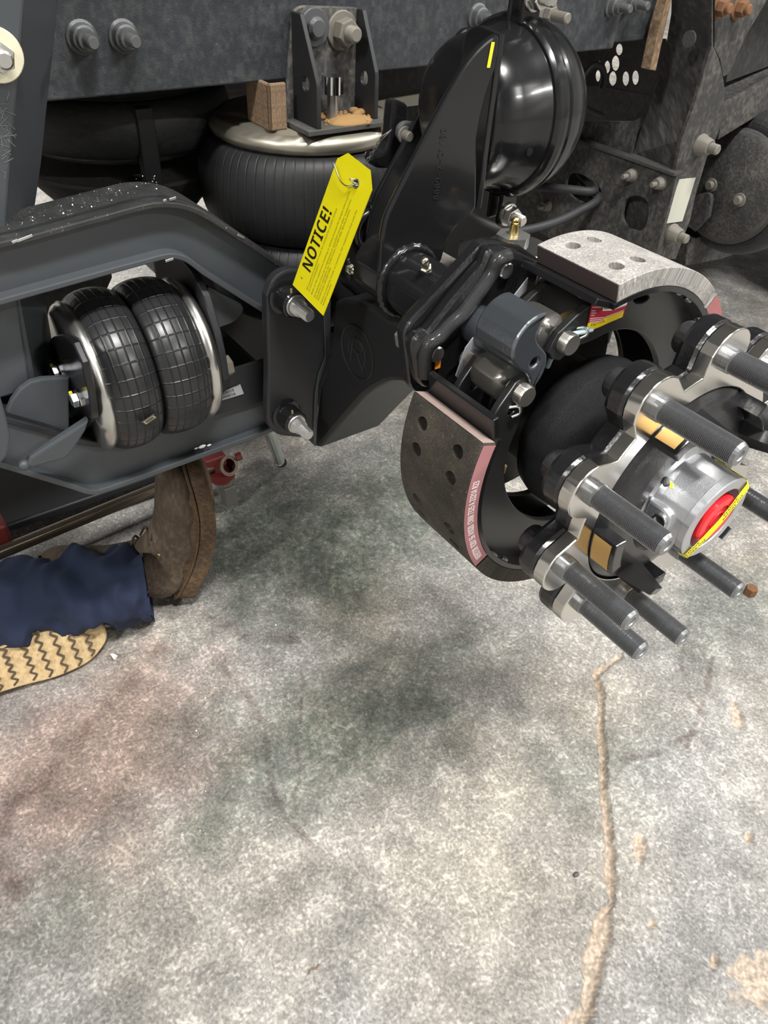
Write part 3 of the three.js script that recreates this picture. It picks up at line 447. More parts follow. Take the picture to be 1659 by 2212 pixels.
{
  const o = worldThing('spacer_channel', 'rusty brown bent spacer standing on the ride spring plate', 'spacer', [0.5, 0.872, -0.93]);
  const zf = -0.9, p0 = onZ(578, 175, zf), p1 = onZ(618, 262, zf);
  const xa = p0.x, xb = onZ(620, 220, zf).x, y0 = RSY, y1 = 0.912, zb = -0.96;
  part(o, 'face', box(xb - xa, y1 - y0, 0.006, (xa + xb) / 2, (y0 + y1) / 2, zf - 0.003, 0.003), M.rust);
  part(o, 'side', box(0.006, y1 - y0, zf - zb, xa + 0.003, (y0 + y1) / 2, (zf + zb) / 2, 0.003), M.rust);
}
// ------------------------------------------------------------------ dark things behind
{
  const c = onY(263, 300, 0.80); 
  bellowsThing('far_air_spring', 'black air spring with a thin bright lower ring, hidden behind the frame', [c.x, 0.7, c.z], V(c.x, 0, c.z), 0.158, 0.137, 0.975, [0.068, 0.068], undefined, M.rubberDusty, M.zinc);
  const o = worldThing('far_spring_bracket', 'dark welded seat under the rearward air spring', 'bracket', [c.x, 0.6, c.z]);
  part(o, 'pan', lathe([[0.02, 0.7], [0.1, 0.715], [0.15, 0.775], [0.15, 0.78], [0, 0.78]], 40, 'y').translate(c.x, 0, c.z), M.inner);
  const q = onZ(322, 340, c.z + 0.15); part(o, 'post', box(0.022, 0.16, 0.02, q.x, q.y - 0.02, q.z, 0.002), M.satinDark);
}
{
  const a = onZ(371, 338, -1.45), d = V(0, 0, 0.55);
  single('cross_rod', rod(V(a.x, a.y, -1.5), V(a.x, a.y, -0.95), 0.011), M.chrome, 'polished round rod crossing under the truck', 'rod');
  const b = onZ(350, 352, -1.45); single('cross_bar', box(0.02, 0.008, 0.55, b.x, b.y, -1.22, 0.001), S({ color: lin(0.7, 0.68, 0.62), roughness: 0.5 }), 'pale flat bar lying below the polished rod', 'bar');
}

// ------------------------------------------------------------------ wheel hub with studs (axis along Z)
const HUB = V(0.5795, 0.6667, -0.2835), rad = Math.PI / 180;
const pol = (r, deg, z = 0) => V(r * Math.cos(deg * rad), r * Math.sin(deg * rad), z);
{
  const o = thing('wheel_hub', 'black cast wheel hub with scalloped bright flange and long black studs', 'wheel hub', HUB.toArray());
  const A0 = 85.48, PCD = 0.142875;
  const scallop = (ringR, lobeR) => { const pts = []; for (let d = 0; d < 360; d += 2) { let k = ((d - A0) % 36 + 36) % 36; if (k > 18) k -= 36; const s = PCD * Math.sin(k * rad), c = PCD * Math.cos(k * rad), l = Math.abs(s) < lobeR ? c + Math.sqrt(lobeR * lobeR - s * s) : 0; const a = ringR, m = Math.max(a, l), q = Math.exp(-Math.abs(a - l) / 0.006) * 0.004; pts.push([(m + q) * Math.cos(d * rad), (m + q) * Math.sin(d * rad), 0]); } return pts; };
  const ringHole = [[0, 0, 0.1125]];
  part(o, 'flange', extr(scallop(0.133, 0.0285), 0.014, 0.0012, ringHole, 48).translate(0, 0, -0.014), M.machined, 'machined bright scalloped flange', V(0, 0, 0));
  part(o, 'flange_back', extr(scallop(0.131, 0.0288), 0.022, 0.005, [[0, 0, 0.1]], 48).translate(0, 0, -0.0355), M.glossCast, 'black cast back of the flange', V(0, 0, 0));
  part(o, 'barrel', lathe([[0.1, -0.018], [0.108, -0.034], [0.098, -0.046], [0.088, -0.058], [0.0845, -0.075], [0.086, -0.1], [0.087, -0.118], [0.083, -0.132], [0.07, -0.142], [0.066, -0.15], [0.066, -0.2], [0.03, -0.2]], 72, 'z', 0.7), M.castBlack, undefined, V(0, 0, 0));
  part(o, 'pilot_face', lathe([[0.1, -0.03], [0.1115, -0.012], [0.1105, -0.002], [0.104, 0.004], [0.098, 0.006], [0.082, 0.012], [0.066, 0.012], [0.058, 0.004], [0.054, -0.006], [0.04, -0.006]], 72, 'z', 0.7), M.glossCast, undefined, V(0, 0, 0));
  // studs
  const prof = [[0, -0.002], [0.0117, -0.002], [0.0117, 0.006], [0.0108, 0.0068]]; for (let z = 0.007; z < 0.0755; z += 0.0015) prof.push([0.011, z + 0.0003], [0.011, z + 0.0006], [0.0099, z + 0.00115]);
  prof.push([0.0108, 0.0762], [0.0092, 0.0794]); const thread = lathe(prof, 22, 'z', 0.3), tip = lathe([[0.0092, 0.0794], [0.005, 0.0794], [0.0046, 0.0784], [0.001, 0.0784], [0, 0.0788]], 22), head = lathe([[0, -0.05], [0.014, -0.05], [0.0155, -0.047], [0.0155, -0.038], [0.018, -0.036], [0.018, -0.03]], 20);
  for (let k = 0; k < 10; k++) { const p = pol(PCD, A0 + 36 * k); const s = part(o, 'wheel_stud', thread, M.stud, undefined, p); sub(s, 'stud_tip', tip, M.studEnd); sub(s, 'stud_head', head, M.glossCast); }
  // pilot pads and lugs
  for (let k = 0; k < 5; k++) {
    const a = 118 + 72 * k, w = 10, s = new THREE.Shape(); s.absarc(0, 0, 0.1105, (a - w) * rad, (a + w) * rad, false); s.absarc(0, 0, 0.1, (a + w) * rad, (a - w) * rad, true); s.closePath();
    const p = part(o, 'pilot_pad', new THREE.ExtrudeGeometry(s, { depth: 0.026, bevelEnabled: true, bevelSize: 0.0015, bevelThickness: 0.0015, bevelSegments: 2, curveSegments: 10 }), M.glossCast, undefined, V(0, 0, 0));
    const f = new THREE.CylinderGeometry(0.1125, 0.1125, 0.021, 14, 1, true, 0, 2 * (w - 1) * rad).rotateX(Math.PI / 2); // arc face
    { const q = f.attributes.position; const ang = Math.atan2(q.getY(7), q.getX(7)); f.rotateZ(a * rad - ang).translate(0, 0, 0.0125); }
    sub(p, 'machined_face', f, M.amber, 'machined face with its orange reflection put into the colour');
  }
  for (const [a, r] of [[-114, 0.092], [-42, 0.092], [30, 0.092], [102, 0.09]]) {
    const c = (rr, da, z) => { const p = pol(rr, a, z); const t = pol(1, a + 90); return p.addScaledVector(t, da); };
    part(o, 'lug', new ConvexGeometry([c(r - 0.012, -0.011, 0), c(r - 0.012, 0.011, 0), c(r + 0.012, -0.011, 0), c(r + 0.012, 0.011, 0), c(r - 0.002, -0.007, 0.045), c(r - 0.002, 0.007, 0.045), c(r + 0.007, -0.007, 0.043), c(r + 0.007, 0.007, 0.043)]), M.glossCast, undefined, V(0, 0, 0));
  }
  // aluminium cap
  const cap = part(o, 'hub_cap', lathe([[0.053, -0.008], [0.053, 0.004], [0.0505, 0.006], [0.0465, 0.008], [0.0455, 0.014], [0.0448, 0.044], [0.0452, 0.0445], [0.0452, 0.0515], [0.0438, 0.0525], [0.0345, 0.0525], [0.0335, 0.0515], [0.033, 0.034], [0, 0.034]], 72, 'z', 0.5), M.alu, 'cast aluminium hub cap', V(0, 0, 0));
  sub(cap, 'red_plug', [lathe([[0, 0.03], [0.026, 0.03], [0.026, 0.052], [0.0245, 0.054], [0.017, 0.0545], [0.0165, 0.0535], [0, 0.0535]], 48), lathe([[0.008, 0.0535], [0.0085, 0.0545], [0.0095, 0.0545], [0.01, 0.0535]], 24)], M.redPlastic, 'red plastic plug');
  { // boss with the socket plug
    const a = 178, t = pol(1, a), s = pol(1, a + 90), pts = [];
    const b = extr([[-0.014, -0.006, 0], [0.014, -0.006, 0], [0.014, 0.022, 0.013], [-0.014, 0.022, 0.013]], 0.01, 0.003);
    const m = new THREE.Matrix4().makeBasis(s.clone(), V(0, 0, 1), t); b.applyMatrix4(m).translate(t.x * 0.0405, t.y * 0.0405, 0.014);
    sub(cap, 'boss', b, M.alu);
    const pl = lathe([[0, 0], [0.0085, 0], [0.0085, 0.003], [0.0078, 0.0038], [0.0052, 0.0038], [0.0046, 0.001], [0, 0.001]], 24); turn(pl, t).translate(t.x * 0.0505, t.y * 0.0505, 0.026);
    sub(cap, 'fill_plug', pl, M.chrome, 'bright socket-head fill plug');
    const mk = box(0.0025, 0.006, 0.001, 0, 0, 0, 0.0003); const t2 = pol(1, 138); turn(mk, t2).translate(t2.x * 0.0462, t2.y * 0.0462, 0.016); sub(cap, 'paint_mark', mk, M.yellowMark, 'yellow paint mark');
    const sc = box(0.006, 0.009, 0.006, 0, 0, 0, 0.002); turn(sc, t2).translate(t2.x * 0.047, t2.y * 0.047, 0.010); sub(cap, 'cap_screw', sc, M.boltDark);
  }
}
{ // yellow tape across the cap
  const txt = canvasTex(1024, 96, (g, w, h) => { g.fillStyle = '#f4e800'; g.fillRect(0, 0, w, h); g.fillStyle = '#15140a'; g.font = 'bold 40px sans-serif'; for (let x = 30; x < w; x += 400) { g.fillText('REMOVE', x + 20, 42); g.fillText('BEFORE USE', x, 86); } });
  const d = V(Math.cos(44 * rad), Math.sin(44 * rad), 0), n = V(-d.y, d.x, 0), hw = 0.0068, path = [[-0.046, 0.046], [-0.0455, 0.0505], [-0.044, 0.0535], [-0.02, 0.0555], [0, 0.0562], [0.02, 0.0555], [0.043, 0.0538], [0.0462, 0.0508], [0.0466, 0.045], [0.0466, 0.03], [0.047, 0.014]];
  const pos = [], uv = [], idx = []; let L = 0; path.forEach(([u, z], i) => { if (i) L += Math.hypot(u - path[i - 1][0], z - path[i - 1][1]); for (const s of [-1, 1]) { const p = d.clone().multiplyScalar(u).addScaledVector(n, s * hw - 0.004); pos.push(p.x, p.y, z); uv.push(0.02 + L * 7.2, s < 0 ? 0 : 1); } if (i) { const a = 2 * i - 2; idx.push(a, a + 2, a + 1, a + 1, a + 2, a + 3); } });
  const g = new THREE.BufferGeometry(); g.setAttribute('position', new THREE.Float32BufferAttribute(pos, 3)); g.setAttribute('uv', new THREE.Float32BufferAttribute(uv, 2)); g.setIndex(idx); g.computeVertexNormals(); txt.wrapS = THREE.RepeatWrapping;
  const t = single('warning_tape', g, S({ map: txt, roughness: 0.5, side: THREE.DoubleSide }), 'yellow tape strip printed REMOVE BEFORE USE across the hub cap', 'tape'); t.position.copy(HUB);
}
// ------------------------------------------------------------------ brake shoes
const csg = new Evaluator(); csg.useGroups = false;
function arcSolid(r0, r1, a0, a1, z0, z1, seg = 28) {
  const s = new THREE.Shape(); s.absarc(0, 0, r1, a0 * rad, a1 * rad, false); s.absarc(0, 0, r0, a1 * rad, a0 * rad, true); s.closePath();
  return new THREE.ExtrudeGeometry(s, { depth: z1 - z0, bevelEnabled: true, bevelSize: 0.0006, bevelThickness: 0.0006, bevelOffset: -0.0006, bevelSegments: 1, curveSegments: seg }).translate(0, 0, z0);
}
const ZO = -0.0945, ZI = -0.1965, R1 = 0.1885, R0 = 0.1705;
function cylUV(g) { const p = g.attributes.position, uv = g.attributes.uv; for (let i = 0; i < p.count; i++) { const x = p.getX(i), y = p.getY(i); uv.setXY(i, Math.atan2(y, x) * 0.18, p.getZ(i) + Math.hypot(x, y) * 0.3); } return g; }
function shoe(label, sgn, opt) {
  // angles measured from the cam direction (131 deg): the shoe runs from 28 deg to 150 deg on side sgn
  const o = thing('brake_shoe', label, 'brake shoe', HUB.toArray(), 'pair of brake shoes around the hub');
  const A = (d) => 131 + sgn * d, lo = (a, b) => Math.min(A(a), A(b)), hi = (a, b) => Math.max(A(a), A(b));
  const P0 = V(0, 0, 0);
  part(o, 'table', cylUV(arcSolid(0.1645, 0.1705, lo(27.5, 152), hi(27.5, 152), ZI, ZO, 60)), opt.table, undefined, P0);
  { const c = pol(0.1675, A(28)), t = pol(1, A(28) - sgn * 90).multiplyScalar(Math.cos(0.58)).addScaledVector(pol(1, A(28)), Math.sin(0.58)); const tb = box(0.027, 0.007, ZO - ZI - 0.006, 0, 0, 0, 0.0015).applyMatrix4(new THREE.Matrix4().makeBasis(t, V(0, 0, 1).cross(t), V(0, 0, 1))).translate(c.x + t.x * 0.0115, c.y + t.y * 0.0115, (ZO + ZI) / 2); part(o, 'table_end', tb, opt.table, undefined, P0); }
  const blocks = [[29, 82], [84, 138]];
  blocks.forEach(([b0, b1], i) => {
    let g = arcSolid(R0, R1, lo(b0, b1), hi(b0, b1), ZI, ZO, 40);
    let br = new Brush(g); br.updateMatrixWorld();
    for (const f of [0.13, 0.3, 0.7, 0.87]) for (const z of [ZO - 0.024, ZI + 0.024]) { const a = A(mix(b0, b1, f)); const h = new THREE.CylinderGeometry(0.0075, 0.0075, 0.03, 14).rotateZ(a * rad - Math.PI / 2).translate(0.188 * Math.cos(a * rad), 0.188 * Math.sin(a * rad), z); const hb = new Brush(h); hb.updateMatrixWorld(); br = csg.evaluate(br, hb, SUBTRACTION); br.updateMatrixWorld(); }
    const geo = br.geometry; for (const k of Object.keys(geo.attributes)) if (!['position', 'normal', 'uv'].includes(k)) geo.deleteAttribute(k); cylUV(geo);
    const lin_ = part(o, 'lining_block', geo, opt.lining, i ? undefined : opt.liningLabel, P0);
    if (opt.edge && opt.edge[i]) {
      const s = new THREE.RingGeometry(R0 + 0.0004, R1 - 0.0006, 60, 1, (lo(b0, b1) + 0.3) * rad, (hi(b0, b1) - lo(b0, b1) - 0.6) * rad).translate(0, 0, ZO + 0.0013);
      const p = s.attributes.position, uv = s.attributes.uv; for (let k = 0; k < p.count; k++) { const r = Math.hypot(p.getX(k), p.getY(k)); let a = Math.atan2(p.getY(k), p.getX(k)) / rad; while (a < lo(b0, b1) - 5) a += 360; while (a > hi(b0, b1) + 5) a -= 360; uv.setXY(k, (hi(b0, b1) - a) / (hi(b0, b1) - lo(b0, b1)), (r - R0) / (R1 - R0)); }
      sub(lin_, 'painted_edge', s, opt.edge[i], opt.edgeLabel);
    }
    if (opt.cut && i === 0) { const e = new THREE.PlaneGeometry(R1 - R0 - 0.001, ZO - ZI - 0.001).rotateX(Math.PI / 2); const a = A(b0), m = new THREE.Matrix4().makeBasis(pol(1, a), pol(1, a - sgn * 90), V(0, 0, sgn > 0 ? -1 : 1)); e.applyMatrix4(m).translate(...pol((R0 + R1) / 2, a - sgn * 0.25, (ZO + ZI) / 2).toArray()); sub(lin_, 'cut_end', e, opt.cut, 'pale sawn end'); }
  });
  // two webs
  const N = 56, outer = [], inner = [];
  const webOut = (t) => t < 12 ? mix(0.163, 0.152, sst(10, 4, t)) : t < 22 ? mix(0.163, 0.1655, sst(12, 22, t)) : t > 152 ? mix(0.1655, 0.15, sst(152, 166, t)) : 0.1655;
  const webIn = (t) => t < 12 ? mix(0.131, 0.142, sst(8, 4, t)) : t < 30 ? mix(0.131, 0.122, sst(12, 30, t)) : t < 90 ? mix(0.122, 0.111, sst(30, 90, t)) : mix(0.111, 0.126, sst(95, 165, t));
  for (let i = 0; i <= N; i++) { const t = mix(4.5, 166, i / N); outer.push(pol(webOut(t), A(t))); inner.push(pol(webIn(t), A(t))); }
  const poly = ccw([...outer, ...inner.reverse()].map((p) => [p.x, p.y, 0]));
  const slot = (t, r, l) => { const a = A(t), out = []; for (let k = 0; k < 16; k++) { const q = k / 16 * Math.PI * 2, u = Math.cos(q), v = Math.sin(q); const p = pol(r + v * 0.0045, a); const tt = pol(1, a + 90); out.push([p.x + tt.x * u * l, p.y + tt.y * u * l, 0]); } return out; };
  for (const z of [-0.113, -0.166]) part(o, 'web', extr(poly, 0.008, 0.0012, [slot(19, 0.145, 0.006), slot(52, 0.15, 0.012)], 10).translate(0, 0, z - 0.008), opt.web, undefined, P0);
  // roller and pin
  const rp = pol(0.148, A(12));
  part(o, 'roller', lathe([[0, -0.172], [0.012, -0.172], [0.0175, -0.165], [0.0185, -0.158], [0.0185, -0.136], [0.0175, -0.13], [0.012, -0.124], [0, -0.124]], 32, 'z', 0.9), M.rollerSteel, 'bare steel cam roller', rp);
  part(o, 'roller_pin', lathe([[0, -0.19], [0.0108, -0.19], [0.0108, -0.1055], [0.0098, -0.1035], [0, -0.1035]], 28), M.rollerSteel, undefined, rp);
  const rivetGeo = (a, z) => { const g = lathe([[0.0018, 0.0005], [0.002, 0.0016], [0.0034, 0.002], [0.0045, 0.001], [0.0046, -0.002]], 14); return turn(g, pol(1, a + 180)).translate(...pol(0.1645, a, z).toArray()); };
  for (const [b0, b1] of blocks) for (const f of [0.13, 0.3, 0.7, 0.87]) for (const z of [ZO - 0.008, ZI + 0.02]) part(o, 'rivet', rivetGeo(A(mix(b0, b1, f)), z), M.zinc, undefined, P0);
  return o;
}
const edgeText = canvasTex(2048, 128, (g, w, h) => { g.fillStyle = '#a67375'; g.fillRect(0, 0, w, h); const r = rng(3); for (let i = 0; i < 5000; i++) { g.fillStyle = `rgba(${90 + r() * 120},${60 + r() * 70},${60 + r() * 70},0.12)`; g.fillRect(r() * w, r() * h, 4 + r() * 10, 2 + r() * 4); } g.fillStyle = '#efe6e4'; g.font = 'bold 78px sans-serif'; g.save(); g.translate(60, 92); g.scale(0.8, 1); g.fillText('\u2726 MERITOR  R201 56  A1020  CNM 7325 A 2321A R23', 0, 0); g.restore(); });
shoe('brake shoe with dark brown lining and pink printed edge beside the axle beam', 1, { table: M.gloss, lining: M.liningBrown, liningLabel: 'dark brown speckled lining', edge: [S({ map: edgeText, roughness: 0.8 }), null], edgeLabel: 'pink edge with white print', cut: M.liningCut, web: M.webBlack });
const up = shoe('brake shoe with pale grey lining and a red and yellow caution sticker', -1, { table: M.gloss, lining: M.liningGrey, liningLabel: 'pale grey lining', edge: [null, M.liningPink], edgeLabel: 'dusty pink painted edge', cut: S({ map: dustTex([58, 48, 46], [96, 84, 80], 0.5, 61, 6), roughness: 0.85 }), web: M.webBlack });
{
  const z = HUB.z - 0.1122, c = [[1266, 719], [1346, 684], [1360, 638], [1281, 640]].map(([px, py]) => onZ(px, py, z).sub(HUB));
  const tex = canvasTex(512, 420, (g, w, h) => {
    g.fillStyle = '#b81a34'; g.fillRect(0, 0, w, h); g.fillStyle = '#fbfbf8'; g.fillRect(170, 0, 342, 170); g.fillStyle = '#d9d9d9'; g.beginPath(); g.moveTo(50, 20); g.lineTo(120, 10); g.lineTo(150, 60); g.lineTo(110, 110); g.lineTo(60, 90); g.closePath(); g.fill();
    g.fillStyle = '#8a8f92'; g.fillRect(186, 60, 84, 96); g.fillStyle = '#fff'; g.fillRect(204, 80, 20, 20); g.fillRect(240, 110, 18, 26); g.fillStyle = '#26282a'; g.font = 'italic bold 34px sans-serif'; g.fillText('AX', 196, 40); g.font = '18px sans-serif'; g.fillText('R802016', 300, 96); g.fillText('MERITOR BRAKE SHOE', 290, 130);
    g.fillStyle = '#f4dfe2'; for (const [x, y, l] of [[20, 120, 130], [20, 160, 60], [20, 186, 70], [20, 212, 50], [20, 246, 470], [20, 268, 470], [20, 290, 180]]) g.fillRect(x, y, l, 10);
    g.fillStyle = '#f7e400'; g.fillRect(0, 305, 500, 100); g.fillRect(210, 270, 290, 40); g.fillStyle = '#3a1a00'; g.font = 'italic bold 44px sans-serif'; g.fillText('\u25B2 CAUTION', 12, 344); g.fillStyle = '#d98a00'; for (const y of [286, 312, 336, 362, 386]) g.fillRect(y < 345 ? 270 : 30, y, y < 345 ? 210 : 420, 8);
  });
  const g = new THREE.BufferGeometry().setFromPoints([c[0], c[1], c[2], c[0], c[2], c[3]]); g.setAttribute('uv', new THREE.Float32BufferAttribute([0, 0, 1, 0.1, 1, 1, 0, 0, 1, 1, 0, 1], 2)); g.computeVertexNormals();
  part(up, 'caution_sticker', g, S({ map: tex, roughness: 0.4 }), 'red, white and yellow caution sticker', V(0, 0, 0));
}
{ // return springs and the pale cable tie on the rollers
  const a = pol(0.145, 131 - 19, -0.1).add(HUB), b = pol(0.145, 131 + 19, -0.1).add(HUB);
  for (const [p, s, l] of [[a, -1, 'wire retaining clip on the roller of the stickered shoe'], [b, 1, 'wire retaining clip on the roller of the pink-edged shoe']]) single('retaining_clip', tube([p.clone().add(V(-0.004, 0.004, -0.014)), p.clone().add(V(0.002, 0.006, -0.008)), p.clone().add(V(0.003, 0, -0.006)), p.clone().add(V(-0.002, -0.005, -0.01))], 0.0016, 20, 8), M.wire, l, 'clip');
  const q = (px, py, z) => onZ(px, py, z);
  single('cable_tie', tube([q(1183, 792, -0.42), q(1195, 765, -0.41), q(1214, 738, -0.402), q(1232, 724, -0.394), q(1262, 716, -0.3925), q(1278, 712, -0.393)], 0.0024, 40, 8), S({ color: lin(0.42, 0.55, 0.58), roughness: 0.4 }), 'pale blue plastic strap tucked behind the upper roller pin', 'strap');
}
// ------------------------------------------------------------------ cam, camshaft tube and brake chamber bracket
const CAM = V(-0.1, 0.1145, 0).add(HUB); CAM.z = 0;
{
  const o = worldThing('brake_camshaft', 'blue-grey forged S-cam standing between the two brake rollers', 'brake cam', [CAM.x, CAM.y, -0.45]);
  const z = -0.393, face = zl([[1186, 676, 0.003], [1170, 700, 0.01], [1160, 722, 0.01], [1161, 738, 0.01], [1171, 752, 0.006], [1182, 762, 0.006], [1183, 785, 0.01], [1170, 818, 0.01], [1146, 848, 0.003], [1147, 822, 0.01], [1137, 806, 0.008], [1120, 798, 0.008], [1108, 782, 0.01], [1107, 758, 0.01], [1118, 730, 0.01], [1142, 698, 0.012], [1168, 680, 0.008]], z);
  const h = onZ(1155, 784, z);
  part(o, 's_cam', plateZ(ccw(face), z, 0.05, 0.0022, [[h.x, h.y, 0.0052]]), M.camSteel);
  part(o, 'shaft', new THREE.CylinderGeometry(0.019, 0.019, 0.24, 28).rotateX(Math.PI / 2).translate(CAM.x, CAM.y, -0.55), M.camSteel);
}
{
  const o = worldThing('brake_spider', 'glossy black cast spider plate with two zinc bolts and a grey film sheet', 'brake spider', [CAM.x, CAM.y, -0.5]);
  const z1 = -0.5, z2 = -0.487;
  part(o, 'back_plate', PZ([[1046, 527, 0.01], [1062, 520, 0.01], [1128, 533], [1180, 570], [1160, 640], [1010, 800], [960, 842], [905, 853, 0.01], [888, 838, 0.01], [874, 724, 0.01], [884, 700, 0.01]], z1 - 0.006, 0.016, 0.004), M.glossCast);
  part(o, 'casting', PZ([[1062, 541, 0.01], [1082, 536, 0.01], [1130, 548], [1176, 572, 0.01], [1164, 620], [1120, 660], [1010, 778], [965, 822], [928, 846, 0.01], [908, 832, 0.01], [894, 752, 0.01], [904, 728, 0.012], [930, 722, 0.01], [985, 650], [1050, 575]], z2, 0.02, 0.007), M.glossCast);
  const ridge = [[1098, 552], [1074, 562], [1062, 590], [1040, 622], [1018, 652], [1000, 676], [975, 700], [948, 728], [926, 744], [917, 772], [918, 812]].map(([x, y]) => onZ(x, y, z2 + 0.002));
  part(o, 'rib', tube(ridge, 0.0075, 50, 10), M.glossCast);
  for (const [px, py, w] of [[941, 763, 1], [1090, 583, 0]]) { const p = onZ(px, py, z2 + 0.001); const b = part(o, 'bolt_end', lathe([[0, 0], [0.0082, 0], [0.0082, 0.003], [0.007, 0.0045], [0, 0.0045]], 24).translate(p.x, p.y, p.z), M.zinc); if (w) { const q = onZ(946, 784, z2 + 0.002), q2 = onZ(930, 750, z2 + 0.002); sub(b, 'paint_mark', [box(0.007, 0.013, 0.001, q.x, q.y, q.z, 0.0004).clone(), box(0.006, 0.007, 0.001, q2.x, q2.y, q2.z, 0.0004)], M.orange, 'orange paint marks'); } }
  const bl = onZ(880, 728, -0.53); part(o, 'bolt_head', place(fastener({ af: 0.024, nh: 0.014, rr: 0.006, L: 0.014 }), V(bl.x, bl.y, -0.522), V(0, 0, -1)), M.boltSteel);
  part(o, 'film_sheet', PZ([[1141, 600], [1137, 628], [1112, 652], [1086, 678], [1060, 722], [1036, 762], [1030, 775], [1008, 792], [1000, 830], [985, 812], [1006, 752], [1040, 706], [1075, 672], [1110, 640]], -0.468, 0.0012, 0), M.greyFilm, 'grey translucent film sheet');
}
{
  const o = worldThing('chamber_bracket', 'glossy black camshaft tube with tall chamber bracket and yellow paint stripe', 'bracket', [CAM.x, CAM.y, -0.6]);
  const zp = -0.6;
  part(o, 'camshaft_tube', lathe([[0.02, -0.655], [0.0335, -0.655], [0.0335, -0.497], [0.02, -0.497]], 48).translate(CAM.x, CAM.y, 0), M.gloss);
  const front = [[1080, 70, 0.006], [1058, 84, 0.01], [1036, 103, 0.02], [1006, 139, 0.02], [969, 205], [921, 295], [860, 416], [834, 470, 0.02], [826, 512, 0.02], [821, 590, 0.02], [822, 640, 0.02], [840, 675, 0.02], [868, 686, 0.02], [905, 664, 0.02], [935, 600], [955, 560], [966, 520, 0.02], [982, 490, 0.02], [1012, 470, 0.01], [1029, 450, 0.006], [1031, 300], [1041, 247], [1056, 190], [1074, 142]];
  part(o, 'front_plate', PZ(front, zp, 0.008, 0.0025), M.gloss);
  const xr = 0.571;
  part(o, 'mounting_face', PXX([[1079, 74], [1028, 52, 0.02], [1002, 72, 0.02], [985, 200], [990, 400], [1029, 452]], xr, 0.008, 0.002), M.gloss);
  part(o, 'back_plate', PZ([[1060, 60, 0.01], [1000, 60, 0.02], [975, 110, 0.02], [930, 200], [880, 300], [815, 420], [790, 500, 0.03], [800, 600, 0.03], [850, 640, 0.03], [920, 600], [960, 520], [1010, 460]], -0.74, 0.008, 0.002), M.gloss);
  const w = [[-0.004, 0.0335], [0.004, 0.0335]]; const weld = new THREE.TorusGeometry(0.0355, 0.0055, 10, 60); { const p = weld.attributes.position; for (let i = 0; i < p.count; i++) { const a = Math.atan2(p.getY(i), p.getX(i)), k = 1 + 0.02 * Math.sin(a * 26); p.setXYZ(i, p.getX(i) * k, p.getY(i) * k, p.getZ(i)); } weld.computeVertexNormals(); }
  part(o, 'weld_bead', weld.translate(CAM.x, CAM.y, zp + 0.001), M.gloss);
  const m = onZ(1060, 119, zp + 0.0008); part(o, 'paint_stripe', box(0.004, 0.021, 0.0008, 0, 0, 0, 0.0003).rotateZ(-0.1).translate(m.x, m.y, m.z), M.yellowMark, 'yellow paint stripe');
  const gf = onZ(922, 605, -0.548); part(o, 'grease_fitting', place(join([fastener({ af: 0.011, nh: 0.008, rr: 0.004, L: 0.018 }), new THREE.SphereGeometry(0.0042, 12, 8).translate(0, 0, 0.018)]), V(CAM.x - 0.012, CAM.y + 0.031, -0.555), V(-0.5, 0.8, 0.35)), M.fitting, 'small zinc grease fitting');
  const font = await new FontLoader().loadAsync('fonts/droid/droid_sans_mono_regular.typeface.json');
  const tg = new TextGeometry('8889-7-C1/80', { font, size: 0.0068, depth: 0.0006, curveSegments: 2 }); const tp = onZ(946, 432, zp + 0.0001), te = onZ(961, 305, zp); tg.rotateZ(Math.atan2(te.y - tp.y, te.x - tp.x)).translate(tp.x, tp.y, tp.z);
  part(o, 'stamped_number', tg, M.webBlack, 'stamped serial characters');
}
